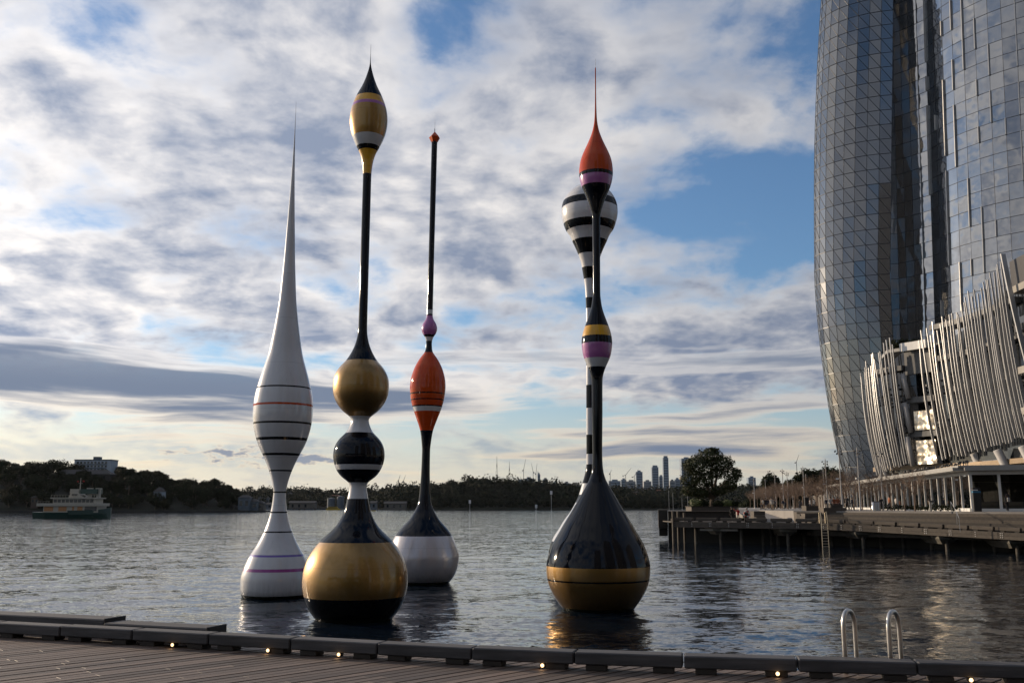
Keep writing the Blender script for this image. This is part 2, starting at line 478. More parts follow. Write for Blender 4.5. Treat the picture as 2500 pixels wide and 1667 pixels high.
# ================================================================== harbour water
def build_water():
    rng = np.random.default_rng(3)
    X0, X1, Y0, Y1, st = -50.0, 78.0, 7.0, 119.0, 0.35
    nx = int(round((X1 - X0) / st)) + 1
    ny = int(round((Y1 - Y0) / st)) + 1
    xs = np.linspace(X0, X1, nx); ys = np.linspace(Y0, Y1, ny)
    gx, gy = np.meshgrid(xs, ys)
    h = np.zeros_like(gx)
    for i in range(46):
        wl = 1.3 * (7.0 / 1.3) ** rng.random()
        th = math.radians(-65 + rng.normal(0, 34))        # travel direction, mostly along the wind from the left
        k = 2 * math.pi / wl
        a = 0.0026 * wl ** 0.75
        h += a * np.sin(k * (gx * math.cos(th) + gy * math.sin(th)) + rng.random() * 6.283)
    # small rings lapping round the five floats
    for cx_, cy_, r_ in ((-12.04, 49.26, 1.55), (-6.42, 39.55, 1.47), (-5.34, 57.66, 1.56), (3.83, 43.09, 1.44), (4.45, 54.29, 1.70)):
        dd = np.hypot(gx - cx_, gy - cy_) - r_
        h += np.where(dd > 0, 0.030 * np.exp(-np.clip(dd, 0, 50) / 1.6) * np.cos(2 * math.pi * dd / 1.15), 0.0)
    gust = 0.75 + 0.35 * np.sin(gx * 0.11 + gy * 0.05 + 1.0) * np.sin(gy * 0.13 - gx * 0.04)
    h *= gust * 0.6
    edge = np.minimum.reduce([gx - X0, X1 - gx, gy - Y0, Y1 - gy])
    h *= np.clip(edge / 10.0, 0, 1) * np.clip((Y1 - gy) / 62.0, 0, 1)
    verts = np.stack([gx.ravel(), gy.ravel(), h.ravel()], 1)
    idx = np.arange(nx * ny).reshape(ny, nx)
    q = np.stack([idx[:-1, :-1].ravel(), idx[:-1, 1:].ravel(), idx[1:, 1:].ravel(), idx[1:, :-1].ravel()], 1)
    # the sheet goes on to the horizon around the waved patch
    B = 5200.0
    n0 = len(verts)
    ext = np.array([(-B, -B, 0), (B, -B, 0), (B, B, 0), (-B, B, 0), (X0, Y0, 0), (X1, Y0, 0), (X1, Y1, 0), (X0, Y1, 0)], float)
    verts = np.vstack([verts, ext])
    q2 = np.array([(0, 1, 5, 4), (1, 2, 6, 5), (2, 3, 7, 6), (3, 0, 4, 7)]) + n0
    q = np.vstack([q, q2])
    me = bpy.data.meshes.new('water')
    me.vertices.add(len(verts)); me.vertices.foreach_set('co', verts.ravel().astype(np.float32))
    me.loops.add(len(q) * 4); me.loops.foreach_set('vertex_index', q.ravel().astype(np.int32))
    me.polygons.add(len(q)); me.polygons.foreach_set('loop_start', (np.arange(len(q)) * 4).astype(np.int32))
    me.polygons.foreach_set('use_smooth', np.ones(len(q), bool))
    me.update(calc_edges=True); me.validate()
    m = bpy.data.materials.new('harbour_water'); m.use_nodes = True
    t = NT(m.node_tree); b = m.node_tree.nodes['Principled BSDF']
    b.inputs['Base Color'].default_value = (0.006, 0.011, 0.019, 1)
    b.inputs['Roughness'].default_value = 0.06
    b.inputs['IOR'].default_value = 1.333
    tc = t.n('ShaderNodeTexCoord')
    co = tc.outputs['Object']
    geo = t.n('ShaderNodeNewGeometry')
    patch = t.noise(t.vm('MULTIPLY', co, (0.30, 1.0, 1.0)), 0.05, 6.0, 0.65)
    amp = t.lin(patch, 0.3, 0.7, 0.30, 1.45)
    def slopes(scale, detail, vec, k):
        nd = t.n('ShaderNodeTexNoise'); t.set(nd.inputs['Vector'], vec)
        nd.inputs['Scale'].default_value = scale; nd.inputs['Detail'].default_value = detail; nd.inputs['Distortion'].default_value = 0.35
        return t.vm('MULTIPLY', t.vm('SUBTRACT', nd.outputs['Color'], (0.5, 0.5, 0.5)), (0.75 * k, k, 0.0))
    sl = t.vm('ADD', t.vm('ADD', slopes(0.42, 1.0, t.vm('MULTIPLY', co, (0.55, 1.0, 1.0)), 0.12), slopes(2.4, 2.0, t.vm('MULTIPLY', co, (0.62, 1.0, 1.0)), 0.35)), slopes(8.0, 2.0, t.vm('MULTIPLY', co, (0.6, 1.0, 1.0)), 0.24))
    sc = t.n('ShaderNodeVectorMath', operation='SCALE'); t.set(sc.inputs[0], sl); t.set(sc.inputs['Scale'], amp)
    t.set(b.inputs['Normal'], t.vm('NORMALIZE', t.vm('ADD', geo.outputs['Normal'], sc.outputs[0])))
    me.materials.append(m)
    o = bpy.data.objects.new('water', me); COL.objects.link(o)
    tag(o, 'rippled grey-blue harbour water around the floating sculptures', 'water', kind='structure')
    return o
build_water()
bed = MB(); bed.add([(-5300, -5300, -6), (5300, -5300, -6), (5300, 5300, -6), (-5300, 5300, -6)], [(0, 1, 2, 3)])
tag(bed.build('ground', mat('harbour_bed', (0.05, 0.05, 0.04), 0.9)), 'dark bed under the harbour water', 'ground', kind='structure')

# ================================================================== the five floating sculptures
SCULPT = {
 'S1': dict(x=-12.040,y=49.26,lean=0.0001,
  prof=[(26.684,0.0057),(26.224,0.008),(24.97,0.0227),(23.68,0.0531),(22.094,0.1001),(20.525,0.1622),(18.972,0.236),(17.435,0.31),(16.435,0.3752),(15.418,0.4509),(14.409,0.572),(13.429,0.7208),(12.434,0.8947),(11.664,1.1116),(11.248,1.2336),(10.746,1.3634),(10.159,1.4859),(9.66,1.5351),(9.25,1.5372),(8.755,1.4937),(8.026,1.3291),(7.535,1.1449),(7.12,0.9338),(6.305,0.5796),(5.746,0.4104),(5.211,0.3184),(4.782,0.3391),(4.188,0.423),(3.668,0.5488),(3.192,0.7228),(2.718,0.9467),(2.327,1.1617),(2.009,1.3702),(1.621,1.5443),(1.304,1.6598),(0.836,1.7552),(0.37,1.7481),(0.067,1.6774),(-0.095,1.5411)],
  bands=[('antenna',26.684,26.224),('W',26.224,10.633),('K',10.633,10.554),('W',10.554,9.736),('O',9.736,9.628),('W',9.628,8.783),('K',8.783,8.686),('W',8.686,7.99),('K',7.99,7.849),('W',7.849,7.191),('K',7.191,7.072),('W',7.072,6.343),('K',6.343,6.267),('W',6.267,5.249),('K',5.249,5.173),('W',5.173,4.225),('K',4.225,4.15),('W',4.15,3.24),('K',3.24,3.168),('W',3.168,2.091),('V',2.091,1.989),('W',1.989,1.423),('M',1.423,1.27),('W',1.27,-0.044),('K',-0.044,-0.095)]),
 'S2': dict(x=-6.415,y=39.55,lean=0.0011,
  prof=[(25.051,0.0056),(24.594,0.0083),(24.257,0.0166),(24.185,0.0203),(23.94,0.0554),(23.684,0.1199),(23.428,0.1953),(23.231,0.2651),(22.976,0.3678),(22.731,0.4924),(22.526,0.5837),(22.234,0.7004),(21.942,0.7819),(21.637,0.8285),(21.391,0.8404),(21.096,0.8139),(20.801,0.7527),(20.512,0.6554),(20.263,0.5456),(20.014,0.4197),(19.774,0.3194),(19.537,0.2575),(19.29,0.2173),(18.948,0.1881),(18.804,0.1826),(17.516,0.1834),(12.384,0.1847),(11.928,0.1914),(11.705,0.2105),(11.473,0.2541),(11.242,0.3204),(11.02,0.4093),(10.799,0.5277),(10.569,0.6755),(10.34,0.8893),(10.118,1.0366),(9.9,1.1313),(9.672,1.1737),(9.445,1.1812),(9.225,1.1627),(9.009,1.1044),(8.782,1.0011),(8.557,0.8444),(8.338,0.6172),(8.227,0.4441),(8.158,0.3697),(8.072,0.3626),(7.899,0.3969),(7.727,0.4638),(7.52,0.5753),(7.366,0.7454),(7.194,0.8859),(7.023,0.9866),(6.8,1.0509),(6.578,1.0705),(6.374,1.0455),(6.153,0.9863),(5.983,0.912),(5.805,0.7967),(5.627,0.6201),(5.467,0.3756),(5.357,0.3481),(5.104,0.3733),(4.802,0.434),(4.52,0.493),(4.207,0.5823),(3.939,0.7037),(3.716,0.8402),(3.493,1.0441),(3.271,1.2899),(3.053,1.5082),(2.789,1.7123),(2.525,1.8787),(2.262,2.0028),(1.992,2.0844),(1.73,2.1273),(1.467,2.1399),(1.205,2.1206),(0.859,2.0454),(0.552,1.929),(0.252,1.7546),(0.036,1.5729),(-0.093,1.4654)],
  bands=[('antenna',25.051,24.594),('N',24.594,22.468),('Y',22.468,22.123),('L',22.123,21.969),('G',21.969,20.618),('W',20.618,20.173),('K',20.173,19.984),('Y',19.984,18.92),('N',18.92,10.564),('G',10.564,8.215),('W',8.215,7.52),('N',7.52,6.19),('W',6.19,5.986),('N',5.986,5.467),('W',5.467,4.802),('N',4.802,3.053),('G',3.053,0.908),('K',0.908,-0.093)]),
 'S3': dict(x=-5.341,y=57.66,lean=0.0115,
  prof=[(29.196,0.008),(28.647,0.0106),(28.644,0.0213),(28.408,0.0213),(27.735,0.1844),(20.231,0.1766),(17.045,0.1801),(16.598,0.1824),(16.231,0.1874),(16.022,0.236),(15.787,0.3845),(15.604,0.4612),(15.395,0.4967),(15.239,0.4735),(15.057,0.3939),(14.953,0.3069),(14.875,0.2633),(14.706,0.2095),(14.538,0.1788),(14.175,0.199),(13.994,0.2244),(13.873,0.2829),(13.695,0.4229),(13.46,0.5856),(13.169,0.7479),(12.869,0.8844),(12.579,0.9776),(12.279,1.0529),(11.99,1.09),(11.695,1.1017),(11.404,1.083),(11.109,1.0492),(10.82,0.9902),(10.529,0.9136),(10.238,0.8145),(9.947,0.7029),(9.657,0.5966),(9.371,0.4905),(9.029,0.3894),(8.503,0.306),(7.829,0.2478),(7.381,0.25),(6.428,0.2667),(5.799,0.2986),(5.173,0.3353),(4.793,0.3771),(4.427,0.4881),(4.049,0.6806),(3.677,0.9296),(3.369,1.2226),(3.066,1.4929),(2.752,1.706),(2.317,1.9081),(1.884,2.0654),(1.462,2.1486),(1.034,2.109),(0.664,2.0086),(0.306,1.8352),(-0.003,1.5645)],
  bands=[('antenna',29.196,28.647),('N',28.647,28.408),('gem',28.408,27.735),('N',27.735,16.598),('W',16.598,16.336),('N',16.336,16.231),('L',16.231,15.005),('K',15.005,14.875),('W',14.875,14.623),('N',14.623,13.891),('O',13.891,11.338),('K',11.338,11.257),('O',11.257,10.954),('K',10.954,10.888),('O',10.888,10.566),('K',10.566,10.491),('W',10.491,10.212),('O',10.212,9.054),('N',9.054,2.752),('P',2.752,0.08),('K',0.08,-0.003)]),
 'S4': dict(x=3.828,y=43.09,lean=0.0105,
  prof=[(26.154,0.006),(25.707,0.008),(25.701,0.0251),(24.437,0.028),(23.842,0.035),(23.249,0.0498),(22.89,0.0736),(22.658,0.1074),(22.364,0.1748),(22.071,0.2738),(21.769,0.3964),(21.475,0.5286),(21.184,0.6526),(20.893,0.7467),(20.6,0.7952),(20.311,0.814),(20.022,0.7954),(19.734,0.7395),(19.444,0.6404),(19.157,0.5102),(18.87,0.3999),(18.583,0.3094),(18.297,0.2288),(18.07,0.1895),(17.462,0.1833),(14.662,0.1736),(14.267,0.1771),(13.992,0.2058),(13.662,0.2555),(13.332,0.3511),(13.002,0.4694),(12.729,0.5684),(12.456,0.6558),(12.183,0.7028),(11.911,0.7154),(11.641,0.6861),(11.37,0.6377),(11.099,0.5325),(10.83,0.4046),(10.562,0.3093),(10.292,0.2578),(9.758,0.2478),(8.863,0.245),(7.36,0.2248),(6.857,0.2206),(6.325,0.2369),(5.994,0.2795),(5.666,0.3852),(5.342,0.5575),(5.012,0.7516),(4.555,1.0188),(4.099,1.2942),(3.707,1.5395),(3.32,1.7601),(2.934,1.9873),(2.546,2.1495),(2.169,2.2636),(1.847,2.3174),(1.527,2.3052),(1.146,2.2377),(0.763,2.0828),(0.392,1.8574),(0.075,1.6186),(-0.118,1.4356)],
  bands=[('antenna',26.154,25.707),('O',25.707,20.208),('K',20.208,20.034),('L',20.034,19.571),('N',19.571,12.748),('Y',12.748,12.262),('N',12.262,11.923),('L',11.923,11.228),('W',11.228,10.83),('N',10.83,1.883),('G',1.883,1.331),('K',1.331,1.26),('G',1.26,-0.118)]),
 'S5': dict(x=4.452,y=54.29,lean=0.0096,
  prof=[(23.659,0.0002),(23.644,0.223),(23.607,0.4459),(23.556,0.644),(23.33,1.0273),(22.969,1.3773),(22.608,1.5709),(22.245,1.6678),(21.886,1.6956),(21.527,1.6617),(21.17,1.5591),(20.808,1.4247),(20.477,1.2024),(20.121,1.0491),(19.767,0.8815),(19.269,0.6797),(18.707,0.5125),(18.205,0.4264),(17.79,0.3577),(17.305,0.2989),(16.609,0.2546),(15.975,0.2372),(15.213,0.2318),(12.476,0.237),(9.997,0.2422),(7.47,0.245),(6.886,0.2446),(6.629,0.2702),(6.217,0.359),(5.802,0.4804),(5.399,0.5991),(5.053,0.7083),(4.647,0.8989),(4.156,1.1888),(3.698,1.5362),(3.173,1.8589),(2.763,2.1349),(2.218,2.3396),(1.653,2.4277),(1.09,2.331),(0.529,2.0733),(0.037,1.702)],
  bands=[('W',23.659,22.549),('K',22.549,22.101),('W',22.101,21.154),('K',21.154,20.706),('W',20.706,20.083),('K',20.083,19.261),('W',19.261,18.456),('K',18.456,17.755),('W',17.755,16.634),('K',16.634,15.99),('W',15.99,14.955),('K',14.955,13.731),('W',13.731,13.366),('K',13.366,12.59),('W',12.59,11.432),('K',11.432,10.093),('W',10.093,8.552),('K',8.552,7.447),('W',7.447,6.862),('K',6.862,5.779),('W',5.779,5.145),('K',5.145,4.707),('W',4.707,2.558),('K',2.558,1.879),('W',1.879,0.037)]),
}
def pchip(zs, rs):
    n = len(zs); hh = [zs[i + 1] - zs[i] for i in range(n - 1)]
    dl = [(rs[i + 1] - rs[i]) / hh[i] for i in range(n - 1)]
    m = [0.0] * n
    m[0] = dl[0]; m[-1] = dl[-1]
    for i in range(1, n - 1):
        if dl[i - 1] * dl[i] > 0:
            w1 = 2 * hh[i] + hh[i - 1]; w2 = hh[i] + 2 * hh[i - 1]
            m[i] = (w1 + w2) / (w1 / dl[i - 1] + w2 / dl[i])
    def f(z):
        if z <= zs[0]: return rs[0]
        if z >= zs[-1]: return rs[-1]
        lo, hi = 0, n - 1
        while hi - lo > 1:
            mid = (lo + hi) // 2
            if zs[mid] <= z: lo = mid
            else: hi = mid
        t = (z - zs[lo]) / hh[lo]; t2 = t * t; t3 = t2 * t
        return (2 * t3 - 3 * t2 + 1) * rs[lo] + (t3 - 2 * t2 + t) * hh[lo] * m[lo] + (-2 * t3 + 3 * t2) * rs[hi] + (t3 - t2) * hh[lo] * m[hi]
    return f
SC_LABEL = {
    'S1': 'tall white pin-shaped floating sculpture with thin coloured rings and needle tip',
    'S2': 'tallest gold and black floating sculpture of stacked balls with striped bulb on top',
    'S3': 'floating sculpture with orange bulb, long dark pole, orange gem tip and pearl base',
    'S4': 'floating sculpture with black drop base, gold bottom band and orange needle-tipped bulb',
    'S5': 'black and white striped floating sculpture half hidden behind the black drop-shaped one',
}
weed = mat('wet_weed', (0.012, 0.014, 0.008), 0.25, var=0.5, scale=6)
ant_mat = mat('antenna_steel', (0.45, 0.45, 0.44), 0.3, 1.0, var=0)
for key, S in SCULPT.items():
    root = empty('floating_sculpture', (S['x'], S['y'], 0))
    tag(root, SC_LABEL[key], 'sculpture', 'floating sculptures in the cove')
    pr = sorted(S['prof'])
    # smooth the traced profile a little (twice, light)
    zs = [a for a, b in pr]; rs = [b for a, b in pr]
    zl, rl = zs[0], rs[0]
    slope = (rs[1] - rs[0]) / max(zs[1] - zs[0], 1e-3)
    zs = [zl - 0.9] + zs; rs = [max(rl - 0.9 * min(max(slope, 0.5), 1.1), 0.3)] + rs
    f = pchip(zs, rs)
    def fs_(z):
        wdt = 0.10 if z < 24 else 0.0
        if wdt == 0: return f(z)
        return (f(z - wdt) + 2 * f(z) + f(z + wdt)) / 4
    bands = list(S['bands'])
    seg_n = 72
    last = len(bands) - 1
    for i, (c, za, zb) in enumerate(bands):
        z1, z0 = za, zb                        # listed top to bottom
        if i == last: z0 = zs[0]
        if c == 'antenna':
            b = MB(); b.tube([(S['lean'] * z0, 0, z0), (S['lean'] * z1, 0, z1)], [0.011, 0.007], 6)
            b.build('antenna', ant_mat, root); continue
        if c == 'gem':
            zm = z0 + (z1 - z0) * 0.42
            b = MB()
            n = 5; vs = []; rot = 0.5
            for zz, rr in ((z0 - 0.12, 0.17), (zm, 0.375), (z1, 0.012)):
                for k in range(n):
                    an = 2 * math.pi * k / n + rot
                    vs.append((S['lean'] * zz + rr * math.cos(an), rr * math.sin(an), zz))
            fc = [tuple(range(n - 1, -1, -1)), tuple(range(2 * n, 3 * n))]
            for r_ in range(2):
                for k in range(n):
                    fc.append((r_ * n + k, r_ * n + (k + 1) % n, (r_ + 1) * n + (k + 1) % n, (r_ + 1) * n + k))
            b.add(vs, fc)
            b.build('faceted_gem', PAINT['O'], root); continue
        ln = z1 - z0
        cnt = max(3, int(ln / 0.07))
        cnt = min(cnt, 220)
        rings = []
        for k in range(cnt + 1):
            z = z0 + ln * k / cnt
            rings.append((z, max(fs_(z), 0.004)))
        b = MB(); b.lathe(rings, seg_n if max(r for _, r in rings) > 0.4 else 40, 0, 0, S['lean'])
        nm = PNAME[c] + ('_stripe' if ln < 0.22 else '_band' if ln < 2.2 else '_body')
        b.build(nm, PAINT[c], root, smooth=True)
    # wet, weedy band where the float meets the water
    b = MB(); b.lathe([(-0.3, f(-0.3) + 0.006), (0.0, f(0.0) + 0.006), (0.08, f(0.08) + 0.006), (0.12, f(0.12) + 0.001)], 72, 0, 0, S['lean'])
    b.build('waterline_ring', weed, root, smooth=True)

# ================================================================== the near boardwalk
DECK = 2.85
kerb_pts = [(-8.9, 13.28), (-6.58, 12.45), (-2.96, 11.18), (0.13, 10.14), (2.88, 9.55), (4.62, 9.21), (7.6, 8.68), (10.5, 8.23)]
def catmull(pts, n=40):
    out = []
    P = [Vector((*p, 0)) if len(p) == 2 else Vector(p) for p in pts]
    P = [P[0] * 2 - P[1]] + P + [P[-1] * 2 - P[-2]]
    for i in range(1, len(P) - 2):
        for k in range(n):
            t = k / n
            out.append(0.5 * ((2 * P[i]) + (-P[i - 1] + P[i + 1]) * t + (2 * P[i - 1] - 5 * P[i] + 4 * P[i + 1] - P[i + 2]) * t * t + (-P[i - 1] + 3 * P[i] - 3 * P[i + 1] + P[i + 2]) * t ** 3))
    out.append(P[-2])
    return out
kc = catmull(kerb_pts)
klen = [0.0]
for a, b in zip(kc, kc[1:]): klen.append(klen[-1] + (b - a).length)
def kerb_at(s):
    s = min(max(s, 0), klen[-1] - 1e-4)
    for i in range(len(klen) - 1):
        if klen[i + 1] >= s:
            t = (s - klen[i]) / (klen[i + 1] - klen[i])
            p = kc[i].lerp(kc[i + 1], t); d_ = (kc[i + 1] - kc[i]).normalized()
            return p, d_
def kerb_s_of_x(x):
    for i in range(len(kc) - 1):
        if kc[i + 1].x >= x: return klen[i] + (x - kc[i].x) / (kc[i + 1].x - kc[i].x) * (klen[i + 1] - klen[i])
    return klen[-1]
def kerb_y(x):
    p, _ = kerb_at(kerb_s_of_x(x)); return p.y

deck = empty('boardwalk_deck', (0, 0, DECK)); tag(deck, 'weathered grey-brown timber boardwalk deck in the foreground', 'deck', kind='structure')
# planks run diagonally to the edge; each is a piece of its own, clipped to the edge line
PA = R(45.0)                                       # plank direction, clockwise from +Y
pd = Vector((math.sin(PA), math.cos(PA), 0)); pn = Vector((pd.y, -pd.x, 0))
PW = 0.138; GAP = 0.023
prng = random.Random(11)
def deck_limit(pt):
    """distance along the plank direction from pt to just past the kerb line"""
    lo, hi = -30.0, 30.0
    for _ in range(40):
        md = (lo + hi) / 2; q = pt + pd * md
        if q.y < kerb_y(min(max(q.x, -8.8), 10.4)) + 0.46: lo = md
        else: hi = md
    return lo
i0, i1 = int(-14.5 / PW), int(0.6 / PW)
for i in range(i0, i1):
    base = pn * (i * PW)
    end = deck_limit(base)
    q = base + pd * end
    if q.x < -8.8 or q.x > 10.0: continue
    start = max(end - 9.0, 2.0 if False else end - 9.0)
    cuts = [start]; zj = prng.uniform(-0.002, 0.002)
    s_ = start + prng.uniform(2.0, 4.2)
    while s_ < end - 1.2:
        cuts.append(s_); s_ += 4.2
    cuts.append(end)
    for a, b_ in zip(cuts, cuts[1:]):
        L = b_ - a - 0.003
        if L < 0.15: continue
        b = MB(); b.bbox((L, PW - GAP, 0.04), 0.003)
        c = base + pd * ((a + b_) / 2)
        o = b.build('plank', timber_deck, deck, loc=(c.x, c.y, -0.02 + zj), rz=math.atan2(pd.y, pd.x))
# joists and the far part of the deck behind the camera
b = MB(); b.prism([(-20, -6), (16, -6), (11, 7.9), (7.6, 8.55), (2.9, 9.4), (0.13, 10.0), (-3, 11.05), (-6.6, 12.35), (-9.5, 13.3), (-20, 17)], -0.34, -0.13)
b.build('joist', timber_dark, deck)
b = MB(); b.prism([(-40, -60), (40, -60), (16, -6.1), (-20, -6.1)], -0.34, -0.05)
b.build('rear_deck_slab', paving, deck)
b = MB()
for k in range(12):
    p, d_ = kerb_at(0.6 + k * 1.8)
    b.tube([(p.x, p.y - 0.5, -0.3), (p.x, p.y - 0.5, -6)], 0.17, 8)
b.build('pile', concrete_dark, deck)

# kerb: short timber beams end to end on blocks, with little lamps under them
kerb = empty('timber_kerb', (0, 0, DECK)); tag(kerb, 'low timber kerb of short beams along the boardwalk edge', 'kerb')
BH, BW, BL = 0.122, 0.23, 1.10
s_first = kerb_s_of_x(-5.62)
joints = [s_first + BL * k for k in range(-3, 15)]
krng = random.Random(4)
gap_blocks = []
for k, (sa, sb) in enumerate(zip(joints, joints[1:])):
    if sb > klen[-1] or sa < 0: continue
    pm, dm = kerb_at((sa + sb) / 2)
    ang = math.atan2(dm.y, dm.x)
    nrm = Vector((-dm.y, dm.x, 0))
    if nrm.y < 0: nrm = -nrm
    b = MB(); b.bbox((BL - 0.016, BW, BH), 0.012)
    c = pm + nrm * (BW / 2)
    b.build('kerb_beam', timber_beam, kerb, loc=(c.x, c.y, 0.058 + BH / 2 + krng.uniform(-0.003, 0.003)), rz=ang + krng.uniform(-0.006, 0.006))
    for off in (-BL / 2 + 0.22, BL / 2 - 0.20):
        pb = pm + dm * off + nrm * (BW / 2 - 0.005)
        b = MB(); b.bbox((0.21, BW - 0.05, 0.056), 0.006)
        b.build('block', timber_dark, kerb, loc=(pb.x, pb.y, 0.029), rz=ang)
# lamps: small bullet lights below the beams (seen as warm discs)
for x in (-4.02, -2.78, -1.92, 0.31, 2.60, 4.33):
    s_ = kerb_s_of_x(x); p, d_ = kerb_at(s_)
    nrm = Vector((-d_.y, d_.x, 0))
    o_ = Vector((p.x, p.y, 0)) + nrm * 0.012
    ang = math.atan2(d_.y, d_.x)
    b = MB()
    b.tube([(0, 0.06, 0), (0, -0.004, 0)], 0.028, 16)
    hs = b.build('lamp', lamp_body, kerb, smooth=False, loc=(o_.x, o_.y, 0.036), rz=ang)
    b = MB(); b.tube([(0, -0.005, 0), (0, -0.012, 0)], [0.019, 0.017], 16)
    b.build('lens', lamp_glow, hs)
    pl = bpy.data.lights.new('kerb_lamp_light', 'POINT'); pl.energy = 0.05; pl.color = (1.0, 0.58, 0.25); pl.shadow_soft_size = 0.02
    lo = bpy.data.objects.new('kerb_lamp_light', pl); COL.objects.link(lo); lo.parent = hs; lo.location = (0, -0.05, 0.0)

# outer fender timbers beyond the kerb on the left
fender = empty('fender_timber', (0, 0, DECK)); tag(fender, 'heavier fender timbers outside the kerb at the far left', 'fender')
def fender_beam(xa, xb, off, z, h, w):
    pa, da = kerb_at(kerb_s_of_x(xa)); pb, db = kerb_at(kerb_s_of_x(xb))
    dv = (pb - pa); ang = math.atan2(dv.y, dv.x); nrm = Vector((-dv.y, dv.x, 0)).normalized()
    c = (pa + pb) / 2 + nrm * off
    b = MB(); b.bbox((dv.length, w, h), 0.015)
    o = b.build('fender_beam', timber_beam, fender, loc=(c.x, c.y, z), rz=ang)
    b = MB(); b.bbox((0.03, w + 0.03, h + 0.03), 0.006)
    b.build('end_plate', dark_metal, o, loc=(dv.length / 2 + 0.016, 0, 0))
    return o
fender_beam(-8.6, -5.35, 0.60, 0.115, 0.22, 0.34)
fender_beam(-5.25, -3.78, 0.47, 0.115, 0.17, 0.34)

# swimming ladder: two stainless hoops over the edge
lad = empty('swim_ladder', (0, 0, DECK)); tag(lad, 'stainless steel swim ladder with two tall hoops over the boardwalk edge', 'ladder')
p1, d1 = kerb_at(kerb_s_of_x(3.27)); nrm = Vector((-d1.y, d1.x, 0)); hpd = (nrm + d1 * 0.62).normalized()
for k, off in enumerate((0.0, 0.43)):
    o0 = p1 + d1 * off + nrm * 0.36
    b = MB()
    pts = []
    A, Bn = o0, o0 + hpd * 0.27
    pts += [(A.x, A.y, -0.28), (A.x, A.y, 0.25), (A.x, A.y, 0.42)]
    for q in range(1, 12):
        t = q / 12; an = math.pi * t
        pp = A + hpd * (0.27 * (0.5 - 0.5 * math.cos(an)))
        pts.append((pp.x, pp.y, 0.42 + 0.20 * math.sin(an) ** 0.75 * (1.0 - 0.18 * t)))
    pts += [(Bn.x, Bn.y, 0.42), (Bn.x, Bn.y, 0.2), (Bn.x, Bn.y, -3.2)]
    b.tube(pts, 0.0235, 12)
    b.build('hoop_rail', stainless, lad, smooth=True)
for k in range(9):
    a = p1 + nrm * 0.36 + hpd * 0.27; c = a + d1 * 0.43
    z = -0.35 - 0.3 * k
    b = MB(); b.tube([(a.x, a.y, z), (c.x, c.y, z)], 0.018, 8)
    b.build('rung', stainless, lad, smooth=True)

# ================================================================== foliage and tree builders
leaf_dark = mat('dark_leaves', (0.017, 0.022, 0.010), 0.7, var=0.5, scale=0.35, rand=0.2, spec=0.08)
leaf_fig = mat('fig_leaves', (0.034, 0.042, 0.015), 0.55, var=0.5, scale=0.9, spec=0.15)
leaf_wood = mat('eucalypt_leaves', (0.017, 0.021, 0.013), 0.8, var=0.45, scale=0.05, spec=0.05)
leaf_shrub = mat('shrub_leaves', (0.085, 0.105, 0.022), 0.5, var=0.4, scale=1.5)
bark = mat('bark', (0.10, 0.078, 0.058), 0.85, var=0.3, scale=2.0)
bark_pale = mat('pale_twigs', (0.17, 0.115, 0.080), 0.8, var=0.25, scale=1.0)
soil = mat('dark_hillside', (0.020, 0.022, 0.014), 0.9, var=0.35, scale=0.03)

def crown_mb(seed, lobes, n, size, flat=0.6):
    """leaf clumps scattered over and inside a handful of lobes (cx,cy,cz,rx,ry,rz)"""
    rg = random.Random(seed); b = MB()
    vol = [l[3] * l[4] + l[3] * l[5] for l in lobes]; tot = sum(vol)
    for l, vv in zip(lobes, vol):
        for _ in range(int(n * vv / tot)):
            while True:
                q = Vector((rg.uniform(-1, 1), rg.uniform(-1, 1), rg.uniform(-1, 1)))
                if 0.1 < q.length < 1: break
            rr = 0.45 + 0.55 * rg.random() ** 0.5
            rr *= 1 + 0.16 * math.sin(q.x * 9 + l[0]) * math.sin(q.z * 8 + l[2])
            q = q.normalized() * rr
            c = Vector((l[0] + q.x * l[3], l[1] + q.y * l[4], l[2] + q.z * l[5]))
            s = size * rg.uniform(0.55, 1.35)
            nn = (Vector((q.x, q.y, q.z)).normalized() + Vector((rg.gauss(0, 1), rg.gauss(0, 1), rg.gauss(0, 1))) * 0.42 * (1.0 / max(flat, 0.3)) ** 0.3).normalized()
            a = nn.cross(Vector((rg.gauss(0, 1), rg.gauss(0, 1), rg.gauss(0, 1)))).normalized() * s
            e = nn.cross(a).normalized() * s * rg.uniform(0.4, 0.8)
            k = -nn * s * 0.2
            b.add([c - a, c - e * 0.7 + k, c + a, c + e * 0.7 + k], [(0, 1, 2, 3)])
    return b

def limbs_mb(seed, h, spread, r0, lobes):
    rg = random.Random(seed); b = MB()
    fork = h * 0.32
    b.tube([(0, 0, -0.4), (rg.uniform(-.05, .05) * h, 0, fork * 0.5), (rg.uniform(-.04, .04) * h, rg.uniform(-.03, .03) * h, fork)], [r0 * 1.35, r0 * 0.95, r0 * 0.8], 7)
    for l in lobes:
        m_ = Vector((l[0] * 0.45, l[1] * 0.45, fork + (l[2] - fork) * 0.55))
        b.tube([(0, 0, fork * 0.9), m_, (l[0], l[1], l[2])], [r0 * 0.55, r0 * 0.35, r0 * 0.1], 5)
        for _ in range(4):
            e = Vector((l[0] + rg.uniform(-.8, .8) * l[3], l[1] + rg.uniform(-.8, .8) * l[4], l[2] + rg.uniform(-.2, .8) * l[5]))
            b.tube([m_.lerp(Vector(l[:3]), rg.random()), e], [r0 * 0.18, r0 * 0.04], 4)
    return b

